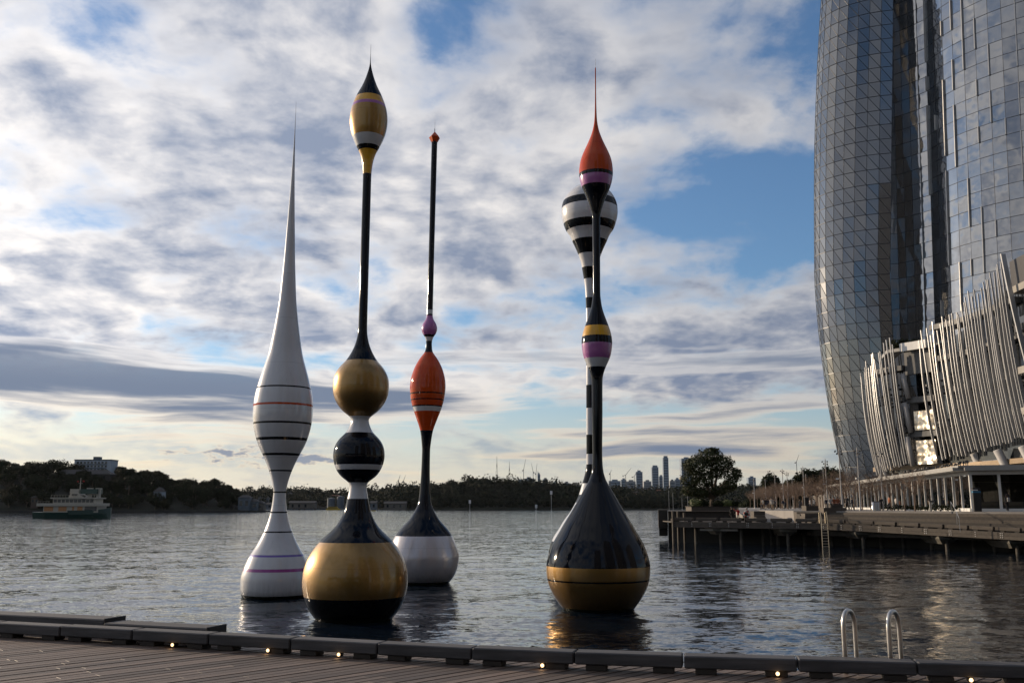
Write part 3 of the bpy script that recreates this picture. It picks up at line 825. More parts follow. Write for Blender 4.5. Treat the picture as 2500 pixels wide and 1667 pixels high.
def rand_lobes(seed, w, h, n, base=0.35):
    rg = random.Random(seed); L = []
    for i in range(n):
        an = 2 * math.pi * i / n + rg.uniform(-.5, .5); rr = w * rg.uniform(0.16, 0.34)
        s = w * rg.uniform(0.20, 0.30)
        L.append((rr * math.cos(an), rr * math.sin(an), h * rg.uniform(base + 0.12, 0.80), s, s, s * rg.uniform(0.6, 0.95)))
    L.append((0, 0, h * 0.80, w * 0.26, w * 0.26, h * 0.19))
    L.append((w * rg.uniform(-.1, .1), 0, h * 0.62, w * 0.32, w * 0.32, h * 0.22))
    return L

# shared crowns for far trees: 14 m high, 13 m wide, and a slim one
TREE_KIND = []
for sd_, w_, h_, n_ in ((21, 15, 13, 6), (22, 13, 14, 5), (23, 17, 12, 7), (24, 9, 15, 4), (25, 15, 17, 0)):
    L = rand_lobes(sd_, w_, h_, n_) if n_ else [(-4.6, 0, 13.2, 3.0, 2.6, .9), (-1.2, 1, 15.0, 3.2, 3, 1.0), (3.0, -1, 14.2, 3.4, 3, .9), (5.6, 1, 12.4, 2.2, 2, .7), (1.0, 0, 11.0, 2.4, 2.4, .8), (-6.2, -1, 11.4, 1.6, 1.6, .6)]
    cm = crown_mb(sd_, L, 1500, 0.75).mesh('crown'); cm.materials.append(leaf_dark)
    tm = limbs_mb(sd_, h_, w_, 0.35, L).mesh('trunk'); tm.materials.append(bark)
    TREE_KIND.append((cm, tm))
def far_tree(name, loc, kind, sc, label, group, rz=None, cat='tree'):
    t = empty(name, loc, RND.uniform(0, 6.28) if rz is None else rz)
    t.scale = (sc, sc, sc * RND.uniform(0.9, 1.1)) if not hasattr(sc, '__len__') else sc
    inst('crown', TREE_KIND[kind][0], t); inst('trunk', TREE_KIND[kind][1], t)
    tag(t, label, cat, group)
    return t

def ridge(name, pts, y_front, y_ridge, y_back, label, m=soil, n_sub=6, rough=2.0, seed=1):
    """A hill: pts = (x, ridge height) along its length; shore at y_front."""
    rg = random.Random(seed)
    xs = []; hs = []
    for (xa, ha), (xb, hb) in zip(pts, pts[1:]):
        for k in range(n_sub):
            t = k / n_sub; xs.append(xa + (xb - xa) * t); hs.append(ha + (hb - ha) * t + rg.uniform(-1, 1) * rough * (0.3 if ha < 4 else 1))
    xs.append(pts[-1][0]); hs.append(pts[-1][1])
    prof = [(0.0, -2.0), (0.0, 0.06), (0.12, 0.22), (0.45, 0.62), (0.75, 0.88), (1.0, 1.0)]
    V = []; Fc = []
    cols = len(prof) + 2
    for x, h in zip(xs, hs):
        for j, (t, f) in enumerate(prof):
            y = y_front + (y_ridge - y_front) * t
            V.append((x * (y / y_front), y, -2.0 if j == 0 else max(h * f, 0.8) + (rg.uniform(-1, 1) * rough * 0.5 if j > 2 else 0)))
        y = (y_ridge + y_back) / 2; V.append((x * (y / y_front), y, h * 0.8)); V.append((x * (y_back / y_front), y_back, -2.0))
    for i in range(len(xs) - 1):
        for j in range(cols - 1):
            Fc.append((i * cols + j, (i + 1) * cols + j, (i + 1) * cols + j + 1, i * cols + j + 1))
    b = MB(); b.add(V, Fc)
    o = b.build(name, m, smooth=True)
    tag(o, label, 'hill', kind='structure')
    def hgt(x, y):
        xx = x * y_front / y
        if xx <= xs[0] or xx >= xs[-1]: return 0.0
        import bisect
        i = max(bisect.bisect_left(xs, xx) - 1, 0)
        h = hs[i] + (hs[min(i + 1, len(hs) - 1)] - hs[i]) * (xx - xs[i]) / max(xs[min(i + 1, len(xs) - 1)] - xs[i], 1e-6)
        t = (y - y_front) / (y_ridge - y_front)
        if t > 1: return h * max(0.0, 1 - (t - 1) * 0.3)
        for (ta, fa), (tb, fb) in zip(prof[1:], prof[2:]):
            if ta <= t <= tb: return max(h * (fa + (fb - fa) * (t - ta) / (tb - ta)), 0.8)
        return h
    return hgt

def wood(name, hgt, x0, x1, y0, y1, n, size, label, seed, skip=None, hmin=1.5):
    """a far wood that reads as one mass: many small clumped crowns in one mesh"""
    rg = random.Random(seed); b = MB()
    for _ in range(n):
        y = rg.uniform(y0, y1); x = rg.uniform(x0, x1) * y / y0
        h = hgt(x, y)
        if h < hmin or (skip and skip(x, y, h)): continue
        w = size * rg.choice([.5, .7, .9, 1.0, 1.3, 1.7]) * rg.uniform(.8, 1.2); hh = w * rg.uniform(0.55, 1.3)
        for l in range(3):
            cx = x + rg.uniform(-.4, .4) * w; cz = h + hh * rg.uniform(0.25, 0.75); r = w * rg.uniform(0.28, 0.5)
            for k in range(22):
                q = Vector((rg.gauss(0, 1), -abs(rg.gauss(0, 1)), rg.gauss(0.15, 0.8))).normalized() * r * rg.uniform(0.75, 1.12)
                c = Vector((cx, y, cz)) + q
                s = size * rg.uniform(0.10, 0.22)
                nn = (q.normalized() + Vector((rg.gauss(0, 1), rg.gauss(0, 1), rg.gauss(0, 1))) * 0.35).normalized()
                a = nn.cross(Vector((rg.gauss(0, 1), rg.gauss(0, 1), rg.gauss(0, 1)))).normalized() * s
                e = nn.cross(a).normalized() * s * 0.75
                b.add([c - a, c - e, c + a, c + e], [(0, 1, 2, 3)])
    o = b.build(name, leaf_wood); tag(o, label, 'wood', kind='stuff')
    return o

# ================================================================== far shores
# headland on the left, about 740 m away
hl = ridge('headland', [(-470, 37), (-429.31, 37), (-397.51, 37), (-378.43, 36), (-349.81, 34), (-314.83, 31), (-292.57, 28), (-270.31, 22), (-248.04, 19), (-225.78, 14), (-213.06, 7), (-206.70, 0.5), (-204.80, -2)],
           740, 850, 1000, 'steep wooded headland rising behind the ferry')
sea_wall = MB()
for xa, xb in ((-430, -205.31),):
    sea_wall.box(xa, xb, 735, 742, -2, 1.3)
tag(sea_wall.build('seawall', concrete_dark), 'low grey seawall along the foot of the wooded headland', 'seawall')
rg = random.Random(5)
big_sky = [(-422.86, 800, 2, 1.15), (-397.08, 800, 0, 1.45), (-391.60, 810, 2, 1.35), (-322.52, 790, 1, 1.25), (-306.70, 780, 2, 1.2), (-283.09, 775, 0, 0.9), (-265.38, 770, 0, 1.15), (-255.78, 768, 2, 1.1), (-244.92, 765, 1, 1.0), (-233.41, 765, 0, 1.25), (-223.39, 760, 1, 1.0), (-436.61, 800, 0, 1.2), (-409.65, 770, 4, 1.05), (-308.37, 765, 4, 1.0), (-403.91, 780, 4, .85), (-284.70, 765, 4, .7)]
for i, (x, y, k, s) in enumerate(big_sky):
    far_tree('spreading_tree', (x, y, hl(x, y) - 1.0), k, s * 1.1, 'dark spreading tree on the headland skyline, %s counting from the tip' % ordinal(sorted([b_[0] for b_ in big_sky], reverse=True).index(x)), 'skyline trees on the headland')
pts_h = []
pts_h += [(-277.36, 741.5), (-271.94, 741.5), (-378.94, 744), (-366.84, 743)]
while len(pts_h) < 150:
    y = rg.uniform(742, 845); x = rg.uniform(-400, -207.34) * y / 740
    if hl(x, y) < 1.5: continue
    pts_h.append((x, y))
pts_h.sort(key=lambda q: -q[0] / q[1])
for i, (x, y) in enumerate(pts_h):
    far_tree('bushland_tree', (x, y, hl(x, y) - 1.5), rg.choice([0, 1, 2, 0]), rg.uniform(0.65, 1.15), 'dark bushland tree on the %s headland slope, %s counting leftwards from the tip' % ('lower' if y < 790 else 'upper', ordinal2(i)), 'trees massed on the headland slope')

# apartment block on the headland
win_dark = mat('dark_window_glass', (0.02, 0.023, 0.028), 0.08, var=0.3, scale=1.0)
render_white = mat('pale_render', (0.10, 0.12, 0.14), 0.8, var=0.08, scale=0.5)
render_cream = mat('cream_render', (0.11, 0.10, 0.085), 0.8, var=0.12, scale=0.5)
roof_dark = mat('dark_roof', (0.022, 0.02, 0.021), 0.7, var=0.2)
roof_red = mat('terracotta_roof', (0.22, 0.09, 0.055), 0.8, var=0.2)
brick = mat('brown_brick', (0.06, 0.04, 0.03), 0.85, var=0.2)
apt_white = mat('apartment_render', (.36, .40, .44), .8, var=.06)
ax0, ax1, ay = -384.15, -351.69, 830.0
ab = empty('apartment_block', ((ax0 + ax1) / 2, ay, 22)); tag(ab, 'pale blue-grey apartment block with flat roof on the wooded headland', 'building')
w_ = ax1 - ax0
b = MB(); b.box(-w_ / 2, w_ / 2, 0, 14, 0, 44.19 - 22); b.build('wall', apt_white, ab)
zt = 44.19 - 22
b = MB(); b.box(-w_ / 2 - .4, w_ / 2 + .4, -.4, 14.4, zt, zt + .7); rf = b.build('roof', render_white, ab)
b = MB(); b.box(-w_ / 2 + w_ * .46, -w_ / 2 + w_ * .62, 3, 9, zt + .7, 47.40 - 22); b.build('lift_tower', render_white, rf)
for fl in range(5):
    z = zt - 3.0 - fl * 3.1
    b = MB(); b.box(-w_ / 2 + .5, w_ / 2 - 4, -0.9, 0.0, z - .55, z - .35); b.build('balcony', render_white, ab)
    for k in range(9):
        x = -w_ / 2 + 2 + k * 3.1
        b = MB(); b.box(x, x + 1.9, -.06, .05, z, z + 1.7); b.build('window', win_dark, ab)
lr = empty('long_roofed_building', (-362.70, 800, 20)); tag(lr, 'long dark-roofed building in front of the apartment block', 'building')
lw = -342.07 - -388.48
b = MB(); b.box(-lw / 2, lw / 2, 0, 12, 0, 11); b.build('wall', roof_dark, lr)
b = MB(); zt_ = 11
b.add([(-lw / 2 - 1, -1, zt_), (lw / 2 + 1, -1, zt_), (lw / 2 + 1, 13, zt_), (-lw / 2 - 1, 13, zt_), (-lw / 2 + 4, 6, zt_ + 4), (lw / 2 - 6, 6, zt_ + 4)], [(0, 1, 5, 4), (1, 2, 5), (2, 3, 4, 5), (3, 0, 4), (0, 3, 2, 1)])
b.build('roof', roof_dark, lr)
for k in range(7):
    b = MB(); b.box(-lw / 2 + 3 + k * 6, -lw / 2 + 6.4 + k * 6, -.07, .05, 7.4, 9.6); b.build('window', win_dark, lr)

def house(x, y, z, w, dd, h, rh, wallm, roofm, label, group, name='house', rz=0.0, nwin=2):
    t = empty(name, (x, y, z), rz); tag(t, label, 'house', group)
    b = MB(); b.box(-w / 2, w / 2, -dd / 2, dd / 2, -3, h); b.build('wall', wallm, t)
    b = MB()
    e = 0.5
    b.add([(-w / 2 - e, -dd / 2 - e, h), (w / 2 + e, -dd / 2 - e, h), (w / 2 + e, dd / 2 + e, h), (-w / 2 - e, dd / 2 + e, h), (-w / 2 + dd * .3, 0, h + rh), (w / 2 - dd * .3, 0, h + rh)],
          [(0, 1, 5, 4), (1, 2, 5), (2, 3, 4, 5), (3, 0, 4), (0, 3, 2, 1)])
    b.build('roof', roofm, t)
    for k in range(nwin):
        xx = -w / 2 + w * (k + .5) / nwin
        b = MB(); b.box(xx - w * .12, xx + w * .12, -dd / 2 - .06, -dd / 2 + .05, h * .35, h * .75); b.build('window', win_dark, t)
    return t
house(-275.97, 745, hl(-275.97, 745) + 7.5, 7, 7, 5, 3.6, apt_white, roof_dark, 'small white gabled house among the trees on the headland', 'houses on the headland')
house(-370.52, 742, hl(-370.52, 742) + 3.0, 6, 6, 5, 2.5, brick, roof_dark, 'narrow brick house low on the headland behind the ferry mast', 'houses on the headland')
for i, (px_, w_, h_, m_, lb) in enumerate(((598, 9, 10, render_white, 'pale blue-grey shed at the tip of the headland'), (612, 11, 7, render_white, 'low pale waterside shed just past the headland tip'), (626, 9, 5.5, render_cream, 'small cream boathouse beside the pale sheds'))):
    house((px_ - 1250) / 2327 * 760, 760 + 4 * i, 1.2, w_, 8, h_, 2.0, m_, roof_dark, lb, 'waterside sheds by the headland')
b = MB(); b.box(-216.33, -191.93, 752, 770, -2, 1.0)
tag(b.build('quay', concrete_dark), 'low dark quay under the waterside sheds past the headland', 'quay')

# wooded point in the middle, about 1.2 km away
hm = ridge('wooded_point', [(-203.63, -2), (-182.75, 2), (-151.42, 12), (-125.31, 19), (-99.20, 24), (-78.32, 26), (-52.21, 31), (-26.11, 30), (5.22, 27), (41.77, 24), (78.32, 22), (120.09, 17), (161.86, 10), (203.63, 4), (234.96, 1)],
           1215, 1330, 1500, 'dark wooded point across the harbour behind the sculptures')
wood('wood', hm, -198.41, 229.74, 1218, 1345, 2300, 9.0, 'dense dark bushland covering the point across the harbour', 31)
# farther land, about 2 km, left and right of the point
hf = ridge('far_shore', [(-760, 24), (-518.69, 22), (-474.86, 23), (-401.80, 27), (-357.97, 25), (-306.83, 23), (-255.69, 25), (-211.86, 30), (-182.64, 33), (-138.81, 32), (-36.53, 30), (109.58, 26), (168.03, 28), (226.47, 27), (284.92, 27), (328.75, 30), (401.80, 32), (474.86, 38), (900, 30)],
           1700, 1950, 2300, 'far wooded suburb shore on the horizon', rough=1.5)
wood('wood', hf, -640, 560, 1705, 1960, 3600, 11.0, 'far hazy bush and gardens along the horizon', 32)
rg = random.Random(8)
hs_ = []
while len(hs_) < 34:
    y = rg.uniform(1720, 1880); px_ = rg.choice([rg.uniform(1480, 1700), rg.uniform(1480, 1700), rg.uniform(620, 960)]); x = (px_ - 1250) / 2327 * y
    z = hf(x, y)
    if z < 4: continue
    hs_.append((x, y, z))
hs_.sort(key=lambda q: q[0] / q[1])
for x, y, z in hs_:
    wk = rg.choice([0, 1, 1, 2])
    house(x, y, z + 5, rg.uniform(12, 24), 10, rg.uniform(4, 7), 3, [render_white, render_cream, brick][wk], rg.choice([roof_red, roof_dark]),
          'tiny far %s-walled house across the harbour, %s from the left' % ({0: 'pale', 1: 'cream', 2: 'brick'}[wk], ordinal(hs_.index((x, y, z)))), 'far suburban houses', nwin=1)

# waterside sheds, tanks and jetties far left of centre
def shed(px0, px1, y, h, m, label):
    x0, x1 = (px0 - 1250) / 2327 * y, (px1 - 1250) / 2327 * y
    t = empty('waterside_shed', ((x0 + x1) / 2, y, 0.8)); w = x1 - x0; tag(t, label, 'shed', 'sheds along the far shore')
    b = MB(); b.box(-w / 2, w / 2, 0, 14, -2.5, h); b.build('wall', m, t)
    b = MB(); b.add([(-w / 2 - 1, -1, h), (w / 2 + 1, -1, h), (w / 2 + 1, 15, h), (-w / 2 - 1, 15, h), (-w / 2 - 1, 7, h + 2.6), (w / 2 + 1, 7, h + 2.6)], [(0, 1, 5, 4), (2, 3, 4, 5), (1, 2, 5), (3, 0, 4), (0, 3, 2, 1)])
    b.build('roof', roof_dark, t)
    for k in range(max(2, int(w / 8))):
        xx = -w / 2 + 3 + k * 8
        b = MB(); b.box(xx, xx + 2.4, -.08, .05, h * .3, h * .8); b.build('window', win_dark, t)
shed(706, 768, 1180, 7.5, render_cream, 'long cream boatshed with metal roof on the far jetty')
shed(938, 990, 1190, 7, render_cream, 'long pale shed at the foot of the far wooded slope')
shed(904, 918, 1180, 7.5, render_white, 'small white shed left of the long pale far shed')
shed(650, 690, 1300, 6, render_white, 'low white shed behind the far marina jetty')
b = MB(); b.box(-274.17, -224.32, 1160, 1172, -2, 1.6); tag(b.build('jetty', timber_dark), 'dark jetty with moored workboats on the far shore', 'jetty')
for i, (px_, py_, w_) in enumerate(((808, 1217, 9.5), (831, 1213, 9.0))):
    y = 1350.0; x = (px_ - 1250) / 2327 * y; zt = 4.5 + (1235 - py_) / 2327 * y
    t = empty('storage_tank', (x, y, 1)); tag(t, ['white storage tank nearer the marina on the far shore', 'white storage tank farther from the marina on the far shore'][i], 'tank', 'far storage tanks')
    b = MB(); b.lathe([(0, w_ * .58), (zt - 1, w_ * .58)], 24); b.build('shell', render_white, t, smooth=True)
    b = MB(); b.lathe([(zt - 1, w_ * .60), (zt - .6, w_ * .60), (zt + .6, 0.05)], 24); b.build('roof', render_white, t)

# skyline towers (about 2.6 km)
facade_a = mat('blue_grey_facade', (0.17, 0.22, 0.28), 0.5, var=0.1)  # distance haze is mixed into these blue-grey skyline colours
facade_b = mat('pale_facade', (0.26, 0.27, 0.28), 0.6, var=0.1)
facade_c = mat('beige_facade', (0.27, 0.23, 0.18), 0.7, var=0.1)
band_dark = mat('window_band', (0.10, 0.13, 0.17), 0.15, var=0.2)
SKY = [(1280.6, 1301.7, 1168, facade_a, 'wide low block left of the twin far towers'), (1312.8, 1319.4, 1158, facade_a, 'slender dark far tower with a spire'), (1325, 1338.6, 1170, facade_b, 'pale stepped far tower right of the slender spired one'),
       (1487.6, 1517, 1174, facade_a, 'long dark block below the far cranes'), (1518, 1530.5, 1171, facade_a, 'dark square block beside the long dark block'), (1531, 1554, 1175, facade_b, 'long pale block left of the flat-topped tower'),
       (1555, 1570.6, 1152, facade_a, 'flat-topped mid-height far tower beside a crane'), (1573, 1592, 1175, facade_b, 'low pale block between two far towers'), (1594, 1610, 1140.6, facade_a, 'round-topped blue far tower left of the tallest'),
       (1611, 1622, 1163, facade_a, 'short dark block joined to the tallest far tower'), (1622.3, 1635, 1117.7, facade_a, 'tallest slim tower on the far skyline'), (1637, 1650, 1174, facade_b, 'low pale block right of the tallest far tower'),
       (1651, 1662, 1170, facade_a, 'low dark block beside the beige one by the fig tree'), (1663, 1671, 1166, facade_c, 'beige block at the left edge of the fig tree'), (1667, 1692, 1119.5, facade_a, 'broad glass tower half hidden by the fig tree'),
       (1348, 1362, 1179, facade_b, 'low pale block far behind the striped sculpture'), (1376, 1392, 1179, facade_b, 'long low pale block left of the striped sculpture'), (1393, 1416, 1181, facade_c, 'low beige block next to the striped sculpture'),
       (962, 988, 1189, facade_b, 'pale hospital-like block on the far ridge between sculptures'), (1003, 1022, 1187, facade_a, 'grey block on the far ridge behind the dark pole'), (1830, 1848, 1166, facade_a, 'dark flat block on the ridge right of the fig tree'), (1206, 1222, 1183, facade_b, 'tiny block under the far lattice masts'), (1262, 1279, 1173, facade_b, 'small pale block right of the far masts')]
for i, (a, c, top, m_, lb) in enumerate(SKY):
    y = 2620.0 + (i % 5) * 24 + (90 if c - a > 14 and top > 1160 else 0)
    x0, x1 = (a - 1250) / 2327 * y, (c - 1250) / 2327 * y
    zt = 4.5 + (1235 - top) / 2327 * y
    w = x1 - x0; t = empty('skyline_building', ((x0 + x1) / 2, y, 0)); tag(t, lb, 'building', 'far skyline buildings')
    b = MB(); b.box(-w / 2, w / 2, 0, max(w, 18), -2, zt); b.build('wall', m_, t)
    nf = max(2, int((zt - 40) / 7))
    for k in range(nf):
        z = 42 + k * (zt - 44) / nf
        b = MB(); b.box(-w / 2 + w * .06, w / 2 - w * .06, -.25, .1, z, z + (zt - 44) / nf * .5); b.build('window_band', band_dark, t)
    b = MB(); b.box(-w * .22, w * .25, 4, 12, zt, zt + 4); b.build('plant_room', m_, t)
    if i == 1:
        b = MB(); b.tube([(-w * .35, 3, zt), (-w * .35, 3, zt + 9)], .8, 5); b.build('spire', m_, t)
    if i == 8 or i == 10:
        b = MB(); b.box(-w * .36, w * .36, 1, 14, zt + .1, zt + 5); b.build('roof_crown', m_, t)

# lattice masts and cranes
steel_far = mat('far_steel', (0.10, 0.11, 0.12), 0.6, 0.4, var=0.1)
for px_, top, lb in ((1212.8, 1114, 'taller of two lattice radio masts on the far ridge'), (1243.6, 1127, 'shorter of two lattice radio masts on the far ridge')):
    y = 2500.0; x = (px_ - 1250) / 2327 * y; zt = 4.5 + (1235 - top) / 2327 * y
    t = empty('radio_mast', (x, y, 40)); tag(t, lb, 'mast', 'far radio masts'); H_ = zt - 40
    b = MB()
    hw = lambda z: 4.6 * (1 - min(z / (H_ * .75), 1)) + .7
    for sx in (-1, 1):
        for sy in (-1, 1):
            b.tube([(sx * hw(0), sy * hw(0), -6), (sx * hw(H_ * .4), sy * hw(H_ * .4), H_ * .4), (sx * .6, sy * .6, H_ * .78)], .38, 4)
    b.build('leg_frame', steel_far, t)
    b = MB()
    for k in range(9):
        z = H_ * .08 * k
        for sy in (-1, 1): b.tube([(-hw(z), sy * hw(z), z), (hw(z + 5), sy * hw(z + 5), z + 5)], .28, 4)
    b.build('brace', steel_far, t)
    b = MB(); b.tube([(0, 0, H_ * .7), (0, 0, H_)], [.8, .35], 5); b.build('aerial', steel_far, t)
CR = [(1278.5, 1147, 6, 40), (1302, 1152, -5, 30), (1309, 1155, 3, 34), (1491, 1155, 4, 12), (1529, 1160, 16, 26), (1550, 1163, 12, 26), (972, 1172, 4, 18), (984, 1174, 5, 20), (1950, 1128, 8, 26)]
for i, (px_, top, jx, jz) in enumerate(CR):
    y = 2560.0; x = (px_ - 1250) / 2327 * y; zt = 4.5 + (1235 - top) / 2327 * y
    t = empty('tower_crane', (x, y, 30)); tag(t, '%s thin tower crane on the far skyline counting from the left' % ordinal(sorted(c[0] for c in CR).index(px_)), 'crane', 'far tower cranes')
    b = MB(); b.tube([(0, 0, -10), (0, 0, zt - 30)], .9, 4); b.build('mast', steel_far, t)
    b = MB(); b.tube([(-jx * .35, 0, zt - 32), (0, 0, zt - 30), (jx, 0, zt - 30 + jz * .75)], [.9, .8, .4], 4); b.build('jib', steel_far, t)
    b = MB(); b.box(-jx * .45 - 1.2, -jx * .45 + 1.2, -1, 1, zt - 34, zt - 31); b.build('counterweight', steel_far, t)

# ================================================================== boats
hull_green = mat('dark_green_hull', (0.018, 0.050, 0.038), 0.35, var=0.12)
ferry_cream = mat('ferry_cream', (0.40, 0.36, 0.29), 0.5, var=0.08)
ferry_green = mat('ferry_bulwark_green', (0.05, 0.085, 0.072), 0.45, var=0.08)
ferry_lit_window = mat('lit_window_orange', (0.42, 0.19, 0.07), 0.6, var=0.15)  # orange light of the cabin windows, put into the colour
yellow_boat = mat('yellow_ferry', (0.55, 0.36, 0.03), 0.45, var=0.1)
flag_red = mat('flag_red', (0.45, 0.04, 0.03), 0.7, var=0.1)
fy = 368.0
fr = empty('ferry', (-169.21, fy, 0)); tag(fr, 'green-hulled double-deck ferry with cream upper works crossing at left', 'ferry')
def hull(b, xs, hw, zt, z0=-0.6):
    n = len(xs); V = []
    for x, w, t in zip(xs, hw, zt):
        V += [(x, -w, t), (x, -w * .82, z0), (x, w * .82, z0), (x, w, t)]
    F_ = []
    for i in range(n - 1):
        for j in range(4):
            F_.append((i * 4 + j, i * 4 + (j + 1) % 4, (i + 1) * 4 + (j + 1) % 4, (i + 1) * 4 + j))
    F_ += [(0, 3, 2, 1), tuple((n - 1) * 4 + j for j in range(4))]
    b.add(V, F_)
b = MB(); hull(b, [-14.4, -14.0, -9, 0, .2], [2.6, 3.6, 4.4, 4.6, 4.6], [2.3, 2.25, 2.2, 2.15, 2.15]); b.build('stern_hull', hull_green, fr)
b = MB(); hull(b, [-.2, 4, 9, 12.5, 14.5], [4.6, 4.6, 4.2, 2.8, .5], [2.9, 2.9, 3.0, 3.4, 4.0]); b.build('bow_hull', ferry_green, fr)
b = MB(); hull(b, [-.3, 4, 9, 12.5, 14.3], [4.7, 4.7, 4.3, 2.9, .6], [1.3, 1.3, 1.4, 1.6, 1.8]); b.build('boot_stripe', hull_green, fr)
b = MB(); b.box(-9.8, 11, -3.9, 3.9, 2.1, 4.5); b.build('main_cabin', ferry_cream, fr)
for k, (x0, x1, m_) in enumerate(((-9.5, -6.0, ferry_lit_window), (-4.0, -.9, ferry_lit_window), (1.2, 2.0, ferry_lit_window), (3.2, 5.2, ferry_lit_window), (6.0, 10.6, win_dark))):
    b = MB(); b.box(x0, x1, -3.98, -3.85, 2.6, 4.3); b.build('cabin_window', m_, fr)
b = MB(); b.box(-12.2, 11.9, -4.5, 4.5, 4.5, 5.6); b.build('upper_bulwark', ferry_cream, fr)
b = MB(); b.box(-6.5, 9.6, -3.6, 3.6, 5.6, 7.3); b.build('upper_cabin', ferry_cream, fr)
for k in range(10):
    b = MB(); b.box(-6.2 + k * 1.55, -5.0 + k * 1.55, -3.68, -3.55, 5.9, 7.0); b.build('upper_window', win_dark, fr)
b = MB(); b.box(-7.3, 10.5, -4.2, 4.2, 7.3, 7.75); b.build('upper_roof', ferry_cream, fr)
b = MB()
for x in np.arange(-12, -7.4, 1.1): b.tube([(x, -4.4, 5.6), (x, -4.4, 6.3)], .05, 4)
for x in np.arange(-7, 10.6, 1.1): b.tube([(x, -4.1, 7.75), (x, -4.1, 8.7)], .05, 4)
b.tube([(-7.2, -4.1, 8.7), (10.4, -4.1, 8.7)], .06, 4); b.tube([(-12, -4.4, 6.3), (-7.4, -4.4, 6.3)], .06, 4)
b.build('railing', ferry_cream, fr)
b = MB(); b.add([(-1.2, -2.4, 7.75), (4.6, -2.4, 7.75), (2.6, -2.4, 9.4), (-.6, -2.4, 9.4), (-1.2, 2.4, 7.75), (4.6, 2.4, 7.75), (2.6, 2.4, 9.4), (-.6, 2.4, 9.4)], [(0, 1, 2, 3), (7, 6, 5, 4), (1, 5, 6, 2), (4, 0, 3, 7), (3, 2, 6, 7)]); b.build('wheelhouse', ferry_cream, fr)
b = MB(); b.box(.0, 2.2, -2.47, -2.38, 8.4, 9.1); b.build('wheelhouse_window', win_dark, fr)
b = MB(); b.box(-1.0, 2.4, -2.0, 2.0, 9.4, 11.0); b.build('upper_bridge', ferry_cream, fr)
b = MB(); b.box(3.3, 9.6, -2.6, 2.6, 9.2, 11.0); b.build('canopy', hull_green, fr)
for x in (6.2, 9.6):
    b = MB(); b.box(x - .7, x + .6, -1.4, -.2, 7.7, 10.9); fn = b.build('funnel', ferry_cream, fr)
    b = MB(); b.box(x - 1.0, x + .9, -1.6, 0, 10.9, 11.4); b.build('funnel_cap', ferry_cream, fn)
b = MB(); b.tube([(1.9, 0, 10.5), (1.9, 0, 15.3)], [.24, .1], 6); b.tube([(1.1, 0, 13.2), (2.7, 0, 13.2)], .07, 4); b.build('mast', ferry_cream, fr)
b = MB(); b.add([(2.7, 0, 14.3), (3.4, 0.1, 14.2), (3.3, .1, 13.7), (2.7, 0, 13.8)], [(0, 1, 2, 3)]); b.add([(1.1, 0, 14.2), (.5, .1, 14.1), (.5, .1, 13.7), (1.1, 0, 13.7)], [(0, 1, 2, 3)]); b.build('flag', flag_red, fr)
# wake
foam = mat('wake_foam', (0.75, 0.75, 0.75), 0.8, var=0.3, scale=2.0)
b = MB(); rg = random.Random(2)
for k in range(70):
    x = -183.76 - rg.random() ** 1.5 * 16; y = fy + rg.uniform(-2.4, 2.0); s = rg.uniform(.2, .6)
    b.add([(x - s * 2, y, .05), (x, y - s * .4, .09), (x + s * 2, y, .05), (x, y + s * .5, .07)], [(0, 1, 2, 3)])
tag(b.build('wake_foam', foam), 'thin white wake behind the ferry stern', 'wake', kind='stuff')

def small_ferry(px0, px1, y, m_, label, decks=2):
    x0, x1 = (px0 - 1250) / 2327 * y, (px1 - 1250) / 2327 * y; L = x1 - x0
    t = empty('passenger_boat', ((x0 + x1) / 2, y, 0)); tag(t, label, 'boat', 'distant boats')
    b = MB(); hull(b, [-L / 2, -L * .3, L * .3, L / 2], [L * .1, L * .13, L * .12, L * .02], [L * .07, L * .065, L * .07, L * .1], -.5); b.build('hull', m_, t)
    for k in range(decks):
        s = 1 - .16 * k; z = L * .068 + k * L * .085
        b = MB(); b.box(-L * .42 * s, L * .36 * s, -L * .1, L * .1, z, z + L * .08); c = b.build('cabin', m_, t)
        b = MB(); b.box(-L * .38 * s, L * .32 * s, -L * .103, -L * .09, z + L * .025, z + L * .06); b.build('window', win_dark, c)
    b = MB(); b.tube([(0, 0, L * .2), (0, 0, L * .38)], L * .006, 4); b.build('mast', steel_grey, t)
small_ferry(796, 831, 1120, yellow_boat, 'yellow and green passenger ferry by the far marina')
small_ferry(905, 918, 900, yellow_boat, 'tiny yellow water taxi right of the stacked-ball sculpture', 1)
rg = random.Random(6)
for i, px_ in enumerate((702, 716, 733, 745, 757, 771, 782)):
    y = 1150.0
    small_ferry(px_, px_ + rg.uniform(9, 14), y, rg.choice([render_white, dark_metal, render_white]), '%s of the small workboats moored along the far jetty, from its left end' % ordinal(i), rg.choice([1, 2]))
white_hull = mat('white_yacht_hull', (0.60, 0.60, 0.60), 0.4, var=0.06)
for i, (px_, mh) in enumerate(((1632, 44), (1642, 40), (1664, 30), (1678, 36))):
    y = 620.0; x = (px_ - 1250) / 2327 * y
    t = empty('moored_yacht', (x, y, 0)); tag(t, '%s moored white yacht left of the fig tree, from the left' % ordinal(i), 'yacht', 'yachts moored beyond the wharf')
    b = MB(); hull(b, [-5, -3.5, 2, 5.2], [1.2, 1.5, 1.5, .1], [1.1, 1.0, 1.1, 1.4], -.3); b.build('hull', white_hull, t)
    b = MB(); b.box(-2, 1.6, -.8, .8, 1.0, 1.6); b.build('cabin', white_hull, t)
    b = MB(); b.tube([(.4, 0, 1), (.4, 0, mh * .33)], .09, 5); b.build('mast', steel_grey, t)
